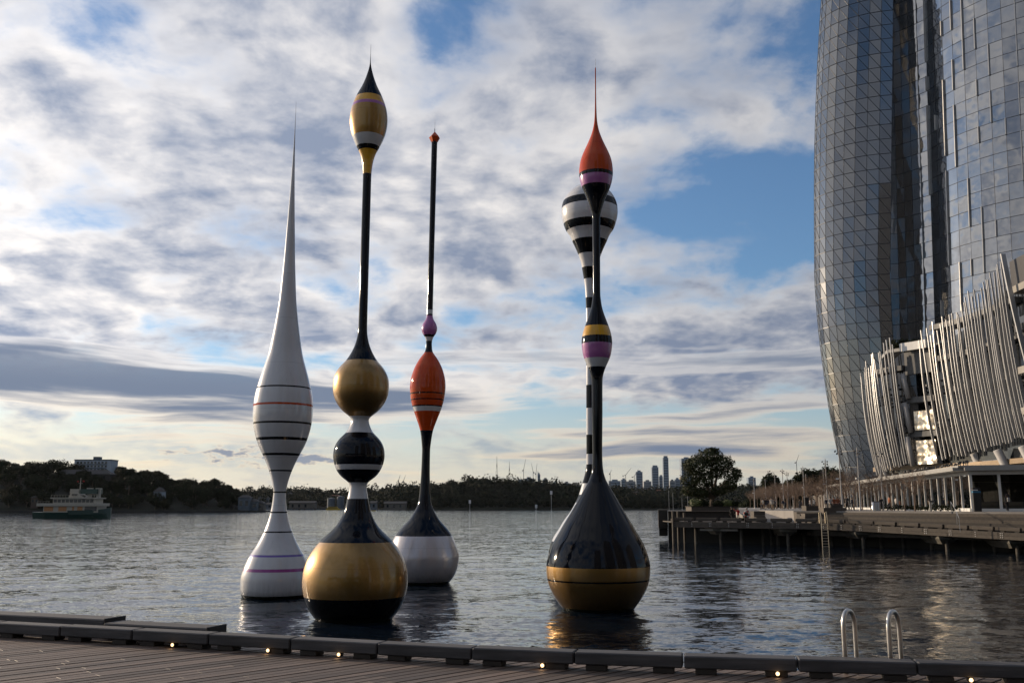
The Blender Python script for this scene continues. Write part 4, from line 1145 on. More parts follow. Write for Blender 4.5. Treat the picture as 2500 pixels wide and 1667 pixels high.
# channel markers on the far point
for i, (px_, py_) in enumerate(((1147, 1225), (1309, 1236), (1346, 1203))):
    y = 1212.0; x = (px_ - 1250) / 2327 * y; z = 4.5 + (1235 - py_) / 2327 * y
    t = empty('channel_marker', (x, y, 0)); tag(t, 'white channel marker %s on the far wooded shore' % ['left of the black drop sculpture', 'at the waterline left of the drop sculpture', 'high among the trees'][i], 'marker', 'channel markers')
    b = MB(); b.tube([(0, 0, -1), (0, 0, z)], .3, 5); b.build('post', steel_grey, t)
    b = MB(); b.box(-1.4, 1.4, -.2, .2, z - 2, z + 2.4); b.build('board', white_hull, t)

# ================================================================== the wharf across the cove
# front edge of the wharf deck, left to right: (x, y, deck height); it ramps down to the right
WE = [(19.4, 116.0, 2.66), (27.2, 111.5, 2.635), (34.6, 107.2, 2.61), (39.2, 102.6, 2.42), (43.8, 96.2, 2.20), (48.3, 90.0, 1.98), (53.5, 83.0, 1.85), (62.0, 72.0, 1.80)]
# front edge of the upper promenade (top of the steps)
UP = 3.95
UE = [(33.5, 113.5), (37.5, 110.0), (41.2, 105.0), (45.8, 98.6), (50.2, 92.8), (56.0, 86.0), (64.0, 76.5)]
def along(pts, t):
    t = min(max(t, 0), len(pts) - 1 - 1e-6); i = int(t); f_ = t - i
    return tuple(a + (b_ - a) * f_ for a, b_ in zip(pts[i], pts[i + 1]))

prom = MB()
poly = [(33.5, 113.52), (37.5, 110.02), (41.2, 105.02), (45.8, 98.62), (50.2, 92.82), (56.0, 86.02), (64.0, 76.52), (110, 60), (140, 120), (170, 470), (96, 470), (60, 250), (46.2, 157), (33.5, 130)]
prom.prism(poly, 1.5, UP)
tag(prom.build('promenade', paving), 'paved promenade along the waterfront in front of the glass pavilion', 'promenade', kind='structure')
ramp = MB()
ramp.add([(28.75, 113.6, 2.66), (33.48, 113.6, 2.66), (33.48, 130, 3.95), (30.3, 130, 3.95), (37.3, 168, 3.95), (39.5, 168, 3.95), (60, 250, 3.94), (50, 250, 3.94)],
         [(0, 1, 2, 3), (3, 2, 5, 4), (4, 5, 6, 7)])
ramp.add([(33.48, 130, 3.945), (46.2, 157, 3.945), (60, 250, 3.945), (39.4, 168, 3.945)], [(0, 1, 2, 3)])
tag(ramp.build('forecourt', paving), 'sloping paved forecourt rising from the wharf to the promenade', 'pavement', kind='structure')

wharf = empty('wharf', (17, 102, 0)); wharf.location = (0, 0, 0)
tag(wharf, 'dark timber wharf on piles across the cove, ramping down to the right', 'wharf')
wr = random.Random(12)
# deck boards (long strips parallel to the edge)
b = MB()
for i in range(len(WE) - 1):
    (xa, ya, za), (xb, yb, zb) = WE[i], WE[i + 1]
    b.add([(xa, ya, za), (xb, yb, zb), (xb + 3.0, yb + 7.0, zb), (xa + (3.0 if i > 0 else 0), ya + 7.0, za), (xa, ya, za - .12), (xb, yb, zb - .12), (xb + 3.0, yb + 7.0, zb - .12), (xa + (3.0 if i > 0 else 0), ya + 7.0, za - .12)],
          [(0, 1, 2, 3), (7, 6, 5, 4), (0, 4, 5, 1), (3, 2, 6, 7), (0, 3, 7, 4), (1, 5, 6, 2)])
b.build('deck', timber_wharf, wharf)
# fascia planks: two courses of short planks with bolt heads
bolts = MB()
for i in range(len(WE) - 1):
    (xa, ya, za), (xb, yb, zb) = WE[i], WE[i + 1]
    L = math.dist((xa, ya), (xb, yb)); n = max(1, int(round(L / 2.5)))
    for k in range(n):
        t0, t1 = k / n, (k + 1) / n
        p0 = (xa + (xb - xa) * t0, ya + (yb - ya) * t0, za + (zb - za) * t0); p1_ = (xa + (xb - xa) * t1, ya + (yb - ya) * t1, za + (zb - za) * t1)
        dv = Vector(p1_) - Vector(p0); dn = dv.normalized(); nn = Vector((dn.y, -dn.x, 0)).normalized()
        for course in range(2):
            z_ = -0.02 - course * 0.335
            off = nn * (0.20 + wr.uniform(-.012, .012))
            q0 = Vector(p0) + dn * 0.01; q1 = Vector(p1_) - dn * 0.01
            vs_ = []
            for q in (q0, q1):
                for (o_, h_) in ((nn * 0.02, 0), (off, 0), (off, -0.32), (nn * 0.02, -0.32)):
                    vs_.append(q + o_ + Vector((0, 0, z_ + h_)))
            b = MB(); b.add(vs_, [(0, 1, 5, 4), (1, 2, 6, 5), (2, 3, 7, 6), (3, 0, 4, 7), (0, 3, 2, 1), (4, 5, 6, 7)])
            b.build('fascia_plank', timber_wharf, wharf)
        c = Vector(p0) + nn * 0.215
        for r_ in range(3):
            for cc in ((0.0,) if k % 2 else (-.09, .09)):
                q = c + dn * (0.35 + cc) + Vector((0, 0, -0.12 - r_ * 0.19))
                bolts.obox(q, (0.06, 0.05, 0.06), math.atan2(dn.y, dn.x))
o = bolts.build('bolt_heads', bolt_steel, wharf); o['kind'] = 'stuff'   # a few centimetres each
# kerb beams on the edge
for i in range(len(WE) - 1):
    (xa, ya, za), (xb, yb, zb) = WE[i], WE[i + 1]
    L = math.dist((xa, ya), (xb, yb)); n = max(1, int(round(L / 2.95)))
    for k in range(n):
        t = (k + .5) / n
        c = Vector((xa + (xb - xa) * t, ya + (yb - ya) * t + .35, za + (zb - za) * t + .30))
        rz_ = math.atan2(yb - ya, xb - xa); ry_ = -math.atan2(zb - za, L)
        b = MB(); b.bbox((L / n - .48, .42, .36), .03)
        o = b.build('kerb_beam', timber_wharf, wharf, loc=c); o.rotation_euler = (0, ry_, rz_)
        for s in (-1, 1):
            b = MB(); b.obox((0, 0, 0), (.42, .36, .12))
            q = c + Vector((math.cos(rz_), math.sin(rz_), math.tan(-ry_))) * s * (L / n * .28) + Vector((0, 0, -.24))
            b.build('block', timber_dark, wharf, loc=q, rz=rz_)
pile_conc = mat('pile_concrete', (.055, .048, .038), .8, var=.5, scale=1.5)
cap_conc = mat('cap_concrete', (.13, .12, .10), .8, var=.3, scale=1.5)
# piles, caps and the dark face under the deck
for i, (px_, dy) in enumerate(((1697, .7), (1757, .7), (1807, .7), (1860, 3), (1880, 3.5), (1895, 3), (1920, .7), (1960, 3), (1995, 3.5), (2026, 3.5), (2074, 3), (2102, .8), (2146, 3), (2200, 4), (2268, 3), (2305, .8), (2370, 3), (2420, 3), (2475, 1.0), (2540, 1.0))):
    # nearest edge point along that bearing
    tb = (px_ - 1250) / 2327
    for k in range(len(WE) - 1):
        (xa, ya, za), (xb, yb, zb) = WE[k], WE[k + 1]
        if xa / ya <= tb <= xb / yb or k == len(WE) - 2:
            f_ = (tb * ya - xa) / ((xb - xa) - tb * (yb - ya)); break
    x, y, z = xa + (xb - xa) * f_, ya + (yb - ya) * f_, za + (zb - za) * f_
    y += dy; x += dy * tb
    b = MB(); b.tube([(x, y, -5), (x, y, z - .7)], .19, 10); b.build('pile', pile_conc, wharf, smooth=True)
    if px_ in (1757, 1920, 2102, 2305, 2475):
        b = MB(); b.add([(x - 1.0, y - .45, z - .72), (x + 1.0, y - .45, z - .72), (x + 1.0, y + 5, z - .72), (x - 1.0, y + 5, z - .72), (x - .9, y - .4, z - 1.0), (x + .9, y - .4, z - 1.0), (x + .35, y + .3, z - 1.5), (x - .35, y + .3, z - 1.5), (x + .35, y + 4, z - 1.5), (x - .35, y + 4, z - 1.5)],
                        [(0, 1, 2, 3), (0, 4, 5, 1), (4, 7, 6, 5), (7, 9, 8, 6), (1, 5, 6, 8, 2), (0, 3, 9, 7, 4), (2, 8, 9, 3)])
        b.build('pile_cap', cap_conc, wharf)
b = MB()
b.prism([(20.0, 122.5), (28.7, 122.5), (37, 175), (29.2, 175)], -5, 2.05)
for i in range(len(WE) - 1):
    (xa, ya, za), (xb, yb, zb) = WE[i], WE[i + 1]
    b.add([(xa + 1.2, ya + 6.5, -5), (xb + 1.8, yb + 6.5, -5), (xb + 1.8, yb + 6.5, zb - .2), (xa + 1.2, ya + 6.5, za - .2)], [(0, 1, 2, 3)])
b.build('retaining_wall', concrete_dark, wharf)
# pale lit beam under the left end
b = MB(); b.obox((24.6, 113.6, 1.72), (4.6, .5, .22), R(-30)); b.build('whaler', concrete, wharf)
for x, y, zt_ in ((19.5, 115.6, 3.9), (20.4, 117.3, 3.85), (21.4, 118.6, 3.7)):
    b = MB(); b.tube([(x, y, -5), (x, y, zt_)], .16, 8); b.build('mooring_pile', timber_wharf, wharf)
# boarding ladder down the wharf face
x, y = 34.69, 106.2
wl = empty('wharf_ladder', (x, y, 0)); tag(wl, 'tall steel ladder down the face of the wharf across the cove', 'ladder')
for s in (-.33, .33):
    b = MB(); b.tube([(s, .6, 2.62), (s, .6, 3.78), (s, .1, 3.88), (s * 1.02, -.05, 3.2), (s * 1.1, -.12, -1.0)], .045, 6); b.build('rail', mat('ladder_steel', (.55, .48, .36), .4, .7, var=.1) if s < 0 else MATS['ladder_steel'], wl)
for k in range(9):
    b = MB(); b.tube([(-.35, -.1, .1 + k * .3), (.35, -.1, .1 + k * .3)], .03, 5); b.build('rung', MATS['ladder_steel'], wl)

# raised timber terrace at the wharf's outer end
ter = empty('timber_terrace', (17.7, 115, 0)); ter.location = (0, 0, 0); tag(ter, 'raised dark timber terrace at the outer end of the wharf', 'terrace')
b = MB(); b.prism([(20.0, 122.3), (28.7, 122.3), (37.2, 168), (28.6, 175)], 2.1, 3.78); b.build('wall', timber_dark, ter)
for k in range(5):
    b = MB(); b.box(20.0 + k * 1.73, 20.0 + k * 1.73 + 1.70, 122.2, 122.295, 2.72, 3.72); b.build('cladding_panel', timber_dark, ter)
b = MB(); b.prism([(19.9, 122.0), (28.7, 122.0), (29.1, 124.2), (20.3, 124.2)], 3.785, 3.87); b.build('coping', timber_wharf, ter)
b = MB(); b.prism([(18.9, 123.3), (20.1, 123.3), (21.7, 133.3), (20.4, 133.3)], 1.7, 4.05); b.build('end_fender', timber_dark, ter)
b = MB(); b.prism([(19.0, 123.6), (20.1, 123.6), (21.5, 132), (20.4, 132)], .7, 1.67); b.build('fender_skirt', concrete_dark, ter)
for k in range(6):
    b = MB(); b.obox((20.8 + k * 1.41, 121.4, 2.80), (1.15, .5, .26)); b.build('step_block', timber_dark, ter)

# planter and fig tree
plan = empty('planter', (28.76, 138, 3.78)); tag(plan, 'long timber planter box of shrubs under the fig tree', 'planter')
b = MB(); b.box(-3.2, 3.4, -2.2, 2.2, 0, .62); b.build('box', timber_wharf, plan)
b = MB(); b.box(-3.3, 3.5, -2.3, 2.3, .625, .70); b.build('rim', timber_dark, plan)
for i, (x, s, m_) in enumerate(((-2.4, 1.0, leaf_shrub), (-1.3, .8, leaf_dark), (0.8, .8, leaf_dark), (2.2, .9, leaf_shrub), (3.0, .7, leaf_dark))):
    b = crown_mb(60 + i, [(0, 0, .5 * s, 1.0 * s, 1.2 * s, .65 * s), (.5 * s, 0, .4, .8 * s, .9 * s, .5 * s)], 520, .16)
    o = b.build('shrub', m_, loc=(28.76 + x, 137.0, 4.43)); tag(o, ['yellow-green shrub at the left end of the planter', 'dark low shrub second from the planter left end', 'dark low shrub at the foot of the fig tree trunk', 'yellow-green shrub right of the fig tree trunk', 'dark shrub at the right end of the planter'][i], 'shrub', 'planter shrubs')
fig = empty('fig_tree', (29.90, 142, 3.80)); tag(fig, 'large dark fig tree with broad rounded crown on the wharf', 'tree')
fl = [(-2.0, 0, 6.6, 2.5, 2.6, 1.7), (-.2, .4, 8.0, 2.2, 2.3, 1.35), (1.7, 0, 7.0, 1.9, 2.2, 1.4), (3.2, 0, 5.2, 1.45, 2.0, 1.3), (2.6, .5, 3.7, 1.5, 2.0, .95), (-3.3, 0, 4.5, 1.5, 2.0, 1.5), (-3.3, -.3, 2.9, 1.45, 1.8, .9), (-1.4, -.6, 4.6, 1.9, 1.8, 1.3), (-1.9, -.5, 2.5, 1.5, 1.8, .8), (.8, -.2, 2.9, 1.5, 1.8, .8), (.4, .8, 8.9, 1.3, 1.6, .6), (-3.0, .2, 6.8, 1.2, 1.5, 1.1), (1.0, .8, 5.6, 1.5, 1.8, 1.0), (3.8, .2, 5.6, .8, 1.0, .9)]
crown_mb(71, [(a_, b_, c_, d_ * .96, e_ * .95, f_ * .95) for a_, b_, c_, d_, e_, f_ in fl], 10500, .19).build('crown', leaf_fig, fig)
limbs_mb(72, 6.0, 9, .34, fl).build('trunk', bark, fig)

# steps between wharf deck and promenade
steps = empty('terrace_steps', (0, 0, 0)); tag(steps, 'broad flight of timber terrace steps from promenade down to the wharf', 'steps')
NS = 6
for i in range(6):
    for j in range(NS):
        t0 = i; t1 = i + 1
        ua, ub = UE[i], UE[i + 1]
        wa = along([w for w in WE[2:]], min(i * (len(WE) - 3) / 6.0, len(WE) - 3)); wb = along([w for w in WE[2:]], min((i + 1) * (len(WE) - 3) / 6.0, len(WE) - 3))
        f0 = j / NS; f1 = (j + 1.02) / NS
        def P(u_, w_, f_):
            return (u_[0] + (w_[0] - u_[0]) * f_ * .72, u_[1] + (w_[1] - u_[1]) * f_ * .72)
        a0, b0, b1, a1 = P(ua, wa, f0), P(ub, wb, f0), P(ub, wb, f1), P(ua, wa, f1)
        za = UP - .02 - (UP - .02 - wa[2] - .03) * (j + .6) / NS; zb = UP - .02 - (UP - .02 - wb[2] - .03) * (j + .6) / NS
        b = MB(); b.add([(*a0, za), (*b0, zb), (*b1, zb), (*a1, za), (*a0, 1.2), (*b0, 1.2), (*b1, 1.2), (*a1, 1.2)], [(0, 3, 2, 1), (3, 7, 6, 2), (0, 1, 5, 4), (0, 4, 7, 3), (1, 2, 6, 5)])
        b.build('step', timber_wharf if j % 2 == 0 else timber_dark, steps)
# stepped seat blocks at the head of the ladder
for i, (px0, px1, y, z0, z1, lb) in enumerate(((1835, 1863, 117.0, 2.4, 3.9, 'tall timber seat block beside the lifebuoy'), (1840, 1864, 114.6, 2.4, 3.25, 'low timber seat block in front of the tall one'), (1962, 1992, 113.5, 2.4, 4.55, 'tall timber block at the top of the ladder'), (1958, 2000, 111.3, 2.4, 3.66, 'wide timber block by the ladder, lower than its neighbour'), (2004, 2058, 111.0, 2.4, 4.34, 'long timber seat block left of the terrace steps'), (2022, 2052, 113.0, 2.4, 4.7, 'upper timber seat block with people sitting on it'))):
    x0, x1 = (px0 - 1250) / 2327 * y, (px1 - 1250) / 2327 * y
    t = empty('seat_block', ((x0 + x1) / 2, y, z0)); tag(t, lb, 'seat', 'timber seat blocks')
    nb = 3
    for k in range(nb):
        h0 = (z1 - z0) * k / nb; h1 = (z1 - z0) * (k + 1) / nb
        b = MB(); b.obox((0, 0, (h0 + h1) / 2), (x1 - x0 - .02 * k, 1.8, h1 - h0 - .02)); b.build('sleeper', timber_wharf if k else timber_dark, t)
# lifebuoy on its post
lb = empty('lifebuoy_stand', (27.63, 112.4, 2.64)); tag(lb, 'red and white lifebuoy on a post at the wharf edge', 'lifebuoy')
buoy_red = mat('buoy_red', (.45, .06, .03), .5, var=.1); buoy_white = mat('buoy_white', (.6, .55, .5), .5, var=.1)
b = MB(); b.obox((0, .12, .55), (.5, .12, 1.1)); b.build('post', dark_metal, lb)
for k in range(8):
    b = MB(); pts = []
    for q in range(6):
        an = 2 * math.pi * (k + q / 5) / 8; pts.append((.30 * math.cos(an), 0, .95 + .30 * math.sin(an)))
    b.tube(pts, .075, 8); b.build('ring_segment', buoy_red if k % 2 else buoy_white, lb, smooth=True)

# ================================================================== promenade furniture
# lamp posts
pole_mat = mat('pole_paint', (.40, .37, .33), .45, .4, var=.08)
lp0 = empty('lamp_post', (0, 0, 0))
b = MB(); b.lathe([(0, .16), (.3, .13), (.32, .095), (7.7, .06), (7.72, .0)], 10); b.build('post', pole_mat, lp0, smooth=True)
b = MB(); b.tube([(-.45, 0, 7.35), (.3, 0, 7.35)], .025, 5); b.tube([(-.25, -.2, 7.05), (.25, .1, 7.0)], .025, 5); b.build('bracket', pole_mat, lp0)
for (x, y, z) in ((-.45, -.06, 7.3), (-.2, -.2, 7.0), (.3, -.05, 7.3), (.27, .1, 6.95)):
    b = MB(); b.tube([(x, y + .12, z + .08), (x, y - .1, z - .06)], [.07, .1], 8); b.build('lamp_head', dark_metal, lp0)
b = MB(); b.obox((-.35, -.1, 3.9), (.35, .12, .16)); b.tube([(0, 0, 3.95), (-.3, -.08, 3.95)], .02, 4); b.build('camera_box', white_frame, lp0)
PP = [(2056, 118), (2101, 117), (2156, 124), (2021, 146), (2073, 159), (1965, 173), (1914, 185), (1925, 200), (1971, 215), (1895, 226), (1937, 246), (1843, 246), (1871, 253), (2014.5, 190)]
PPs = sorted(q[0] for q in PP)
for i, (px_, y) in enumerate(PP):
    o = lp0 if i == 0 else copy_tree(lp0)
    o.location = ((px_ - 1250) / 2327 * y, y, UP)
    o.rotation_euler = (0, 0, RND.uniform(-.6, .6))
    tag(o, 'tall slim lamp post on the promenade, %s counting from the fig tree' % ordinal(PPs.index(px_)), 'lamp post', 'promenade lamp posts')

# bare street trees
def bare_tree(seed):
    rg = random.Random(seed); tr = MB(); tw = MB()
    tr.tube([(0, 0, -.1), (rg.uniform(-.05, .05), 0, 1.0), (rg.uniform(-.08, .08), rg.uniform(-.06, .06), 2.0)], [.085, .07, .055], 7)
    def grow(p, d_, L, r, lv):
        q = p + d_ * L * .5 + Vector((rg.uniform(-.05, .05), rg.uniform(-.05, .05), .02)); e = p + d_ * L
        (tr if lv == 0 else tw).tube([p, q, e], [r, r * .8, r * .6], 5 if lv < 2 else 3, cap=False)
        if lv >= 5: return
        n = 3 if lv < 2 else rg.choice([2, 2, 3])
        for k in range(n):
            nd_ = (d_ + Vector((rg.gauss(0, .5), rg.gauss(0, .5), rg.gauss(0.12, .30)))).normalized()
            grow(p.lerp(e, rg.uniform(.45, 1.0)), nd_, L * rg.uniform(.6, .85), max(r * .56, .0045), lv + 1)
    for k in range(5):
        an = 2 * math.pi * k / 5 + rg.uniform(-.4, .4); el_ = rg.uniform(.55, 1.1)
        grow(Vector((0, 0, 1.7 + .35 * rg.random())), Vector((math.cos(an) * math.cos(el_), math.sin(an) * math.cos(el_), math.sin(el_))), rg.uniform(.9, 1.25), .034, 0)
    t1 = tr.mesh('trunk'); t1.materials.append(bark_pale); t2 = tw.mesh('twigs'); t2.materials.append(bark_pale)
    return t1, t2
BT = [bare_tree(200 + k) for k in range(4)]
btr = random.Random(9)
rows = []
for k in range(26):
    y = 104 + 6.9 * k + btr.uniform(-.8, .8); rows.append((44.0 + .2 * (y - 104) + btr.uniform(-.3, .3), y, 'the row nearest the glass pavilion', k))
for k in range(24):
    y = 121 + 7.2 * k + btr.uniform(-.8, .8); rows.append((38.4 + .2 * (y - 100) + btr.uniform(-.4, .4), y, 'the row nearest the water', k))
for k in range(16):
    y = 175 + 9 * k + btr.uniform(-1, 1); rows.append((46 + .205 * (y - 120) - 7 + btr.uniform(-.6, .6), y, 'the far middle row', k))
for i, (x, y, rn, k) in enumerate(rows):
    t = empty('bare_tree', (x, y, UP), btr.uniform(0, 6.28)); s = btr.uniform(.92, 1.12) * (1.14 if i > 7 else 1.05); t.scale = (s, s, s)
    kd = i % 4
    inst('trunk', BT[kd][0], t); inst('twigs', BT[kd][1], t)
    tag(t, 'leafless young street tree, %s from the near end of %s' % (ordinal(k), rn), 'tree', 'bare promenade trees')

# evergreen trees on the reserve behind the promenade
hr = ridge('reserve_hill', [(78.00, 3), (85.09, 4), (92.18, 7), (103.52, 10), (114.87, 12), (134.72, 14), (200, 14)], 330, 420, 560, 'grassy reserve hill behind the promenade trees', rough=.4)
rt = [(1838, 340, 0, .62), (1856, 345, 3, .62), (1868, 350, 0, .66), (1884, 345, 3, .98), (1900, 350, 1, .75), (1915, 352, 0, .85), (1935, 360, 0, .8), (1955, 360, 1, .9), (1972, 350, 3, 1.05), (1990, 355, 1, 1.15), (2006, 350, 1, 1.0), (2022, 350, 3, 1.12), (2042, 345, 3, 1.12), (1822, 350, 2, .5), (1808, 360, 2, .45), (2062, 350, 3, 1.05), (1946, 345, 2, .6), (1890, 335, 2, .5)]
rts = sorted(q[0] for q in rt)
for i, (px_, y, kd, s) in enumerate(rt):
    x = (px_ - 1250) / 2327 * y
    far_tree('evergreen_tree', (x, y, hr(x, y) - 0.6), kd, s * 1.0, 'dark evergreen tree behind the bare trees, %s counting from the fig tree' % ordinal(rts.index(px_)), 'evergreens behind the promenade')

# wayfinding totem, information lectern, bins
tt = empty('information_totem', (47.60, 97.5, UP)); tag(tt, 'dark upright information totem with a blue band near its top', 'sign')
b = MB(); b.bbox((.78, .28, 2.3), .02); b.build('body', dark_metal, tt, loc=(0, 0, 1.15))
b = MB(); b.obox((0, 0, 2.36), (.79, .29, .12)); b.build('cap', dark_metal, tt)
b = MB(); b.obox((0, 0, 1.98), (.80, .30, .16)); b.build('blue_band', mat('blue_sign', (.02, .16, .30), .4, var=0), tt)
b = MB(); b.obox((-.14, -.158, 2.17), (.50, .012, .10)); b.build('white_panel', white_frame, tt)
lc = empty('information_lectern', (45.68, 104, UP)); tag(lc, 'small grey information lectern in front of the glass pavilion', 'sign')
b = MB(); b.obox((0, 0, .5), (.22, .1, 1.0)); b.build('post', steel_grey, lc)
b = MB(); b.obox((.12, -.1, 1.06), (.6, .4, .06), 0, R(25)); b.build('panel', dark_metal, lc)
for i, px_ in enumerate((2133, 2139, 2145)):
    t = empty('litter_bin', ((px_ - 1250) / 2327 * 112, 112, UP)); tag(t, '%s of three steel litter bins among the bare trees, from the left' % ordinal(i), 'bin', 'promenade litter bins')
    b = MB(); b.lathe([(0, .22), (1.0, .22), (1.02, .19)], 14); b.build('body', stainless if i == 0 else steel_grey, t, smooth=True)
    b = MB(); b.lathe([(1.03, .23), (1.08, .23), (1.12, .05)], 14); b.build('lid', dark_metal, t)
hr_ = empty('handrail', (45.56, 98.9, 0)); tag(hr_, 'thin steel handrail running down the terrace steps', 'handrail')
for (xa, ya, za, zb) in ((0, 0, UP, UP + 1.0), (-.9, -3.0, 3.0, 4.0), (-1.6, -5.0, 2.3, 3.3)):
    b = MB(); b.tube([(xa, ya, za - .3), (xa, ya, zb)], .03, 5); b.build('post', steel_grey, hr_)
b = MB(); b.tube([(0, 0, UP + 1.0), (-.9, -3.0, 4.0), (-1.6, -5.0, 3.3)], .03, 5); b.build('rail', steel_grey, hr_)

# ================================================================== glass tower
def glass(name, col, ior, rough=0.03, wav=0.012, wscale=0.35, rand=0.25):
    m = bpy.data.materials.new(name); m.use_nodes = True
    t = NT(m.node_tree); b = m.node_tree.nodes['Principled BSDF']
    geo = t.n('ShaderNodeNewGeometry')
    oi = t.n('ShaderNodeObjectInfo')
    tc = t.n('ShaderNodeTexCoord')
    pos = geo.outputs['Position']
    cell = t.n('ShaderNodeTexNoise'); t.set(cell.inputs['Vector'], pos); cell.inputs['Scale'].default_value = 0.23; cell.inputs['Detail'].default_value = 2.0
    f = t.lin(cell.outputs[0], 0.3, 0.7, 1 - rand, 1 + rand)
    sc = t.n('ShaderNodeVectorMath', operation='SCALE'); sc.inputs[0].default_value = col; t.set(sc.inputs['Scale'], f)
    t.set(b.inputs['Base Color'], sc.outputs[0])
    b.inputs['Roughness'].default_value = rough
    b.inputs['IOR'].default_value = ior
    nz = t.n('ShaderNodeTexNoise'); t.set(nz.inputs['Vector'], pos); nz.inputs['Scale'].default_value = wscale; nz.inputs['Detail'].default_value = 1.0
    dv = t.vm('MULTIPLY', t.vm('SUBTRACT', nz.outputs['Color'], (0.5, 0.5, 0.5)), (wav * 2, wav * 2, wav * 2))
    t.set(b.inputs['Normal'], t.vm('NORMALIZE', t.vm('ADD', geo.outputs['Normal'], dv)))
    return m
glass_a = glass('tower_glass_faceted', (0.045, 0.054, 0.066), 2.6, wav=0.004, rand=.12, rough=.08)
glass_b = glass('tower_glass_wide', (0.05, 0.056, 0.064), 3.6, rough=.05, wav=0.03, wscale=0.5)
mullion = mat('tower_mullion', (0.035, 0.036, 0.04), 0.4, 0.5, var=0.1)
bright_fin = mat('bright_blade', (0.55, 0.53, 0.50), 0.35, 0.5, var=0.05)

tower = empty('glass_tower', (84, 206, UP)); tower.location = (0, 0, 0)
tag(tower, 'soaring curved glass tower with twisting faceted facade at the right', 'tower')
FLOOR_H = 3.42
NFL = 46
SIL = [(0, 75.2), (10.3, 73.6), (18.4, 72.1), (25.8, 71.1), (35, 70.3), (44.5, 69.7), (54, 69.5), (63.7, 69.9), (83.6, 71.0), (104.2, 72.7), (125.4, 75.0), (145, 77.5), (165, 80.5)]
silf = pchip([a for a, _ in SIL], [b_ for _, b_ in SIL])
bearing = R(18.6)
Lv = Vector((-math.cos(bearing), math.sin(bearing), 0)); Dv = Vector((math.sin(bearing), math.cos(bearing), 0))
def lobeA(th, z):
    """th in degrees from the left tangent (0) towards the camera side (90)"""
    wid = 13.2 - 0.00042 * (z - 85) ** 2
    wid = max(wid, 8.5)
    dep = 8.5
    cx = silf(z); c = Vector((cx, 210, 0)) - Lv * wid
    a = R(th + 5.0 * math.sin((z - 20) / 70.0))
    return c + Lv * wid * math.cos(a) - Dv * dep * math.sin(a) + Vector((0, 0, z))
def lobeB(s, z):
    """s in metres along the wide wall, from the recess (0): short return then the long curved wall"""
    sh = (z - 60) * 0.050
    bulge = 1.2 * math.sin((z - 5) / 90.0) - .6
    if s < 8.0:
        t = s / 8.0
        x = 85.6 + (90.4 - 85.6) * t; y = 201.5 + (195.2 - 201.5) * t + 0.5 * math.sin(math.pi * t)
    else:
        a0 = math.radians(188.0); Rr = 31.0
        an = a0 + (s - 8.0) / Rr
        x = 90.4 - Rr * math.cos(a0) + Rr * math.cos(an); y = 195.2 - Rr * math.sin(a0) + Rr * math.sin(an)
    return Vector((x + sh - bulge * .6, y - bulge * .5, z))
trg = random.Random(17)
cells = []      # (apparent size, kind, verts list of polygons)
def inset_cell(p00, p10, p11, p01, m_in, jit):
    """glass pane inside its cell, tilted a touch"""
    c = (p00 + p10 + p11 + p01) / 4
    nrm = (p10 - p00).cross(p01 - p00).normalized()
    q = [p + (c - p) * m_in for p in (p00, p10, p11, p01)]
    tx, tz = trg.gauss(0, jit), trg.gauss(0, jit)
    w = (p10 - p00).length / 2; h = (p01 - p00).length / 2
    return [q[0] + nrm * (-tx * w - tz * h), q[1] + nrm * (tx * w - tz * h), q[2] + nrm * (tx * w + tz * h), q[3] + nrm * (-tx * w + tz * h)], nrm
mul = MB()
cam_p = Vector((0, 0, EYE))
z_levels = [UP + 2.0 + FLOOR_H * k for k in range(NFL)]
colA = [-45.2 + 11.2 * k for k in range(14)]
for r_, z in enumerate(z_levels[:-1]):
    for k in range(len(colA) - 1):
        sh = 0.0
        p00 = lobeA(colA[k], z); p10 = lobeA(colA[k + 1], z); p11 = lobeA(colA[k + 1], z + FLOOR_H); p01 = lobeA(colA[k], z + FLOOR_H)
        q, nrm = inset_cell(p00, p10, p11, p01, 0.03, 0.0035)
        # the pane is folded along its diagonal: two triangles
        out = nrm if nrm.dot(cam_p - p00) > 0 else -nrm
        q[3] = q[3] - out * 0.012; q[1] = q[1] - out * 0.026
        d_ = (q[2] - q[0]).normalized() * .03
        cells.append((((p10 - p00).cross(p01 - p00)).length * max(0, nrm.dot((p00 - cam_p).normalized()) * (1 if nrm.dot(cam_p - p00) < 0 else -1)) / (p00 - cam_p).length ** 2, 'A', q, (p00 + p11) / 2))
        mul.tube([p01 + (-out) * .05, p10 + (-out) * .02], .075, 4, cap=False)
        if k == 0: pass
    for k in range(len(colA)):
        p0 = lobeA(colA[k], z); p1_ = lobeA(colA[k], z + FLOOR_H)
        mul.tube([p0, p1_], .055, 4, cap=False)
    mul.tube([lobeA(c_, z) for c_ in colA], .075, 4, cap=False)
widths = []
s_ = 0.0
colB = [0.0]
while colB[-1] < 62:
    colB.append(colB[-1] + (2.0 if colB[-1] < 7.9 else 2.7))
blades = []
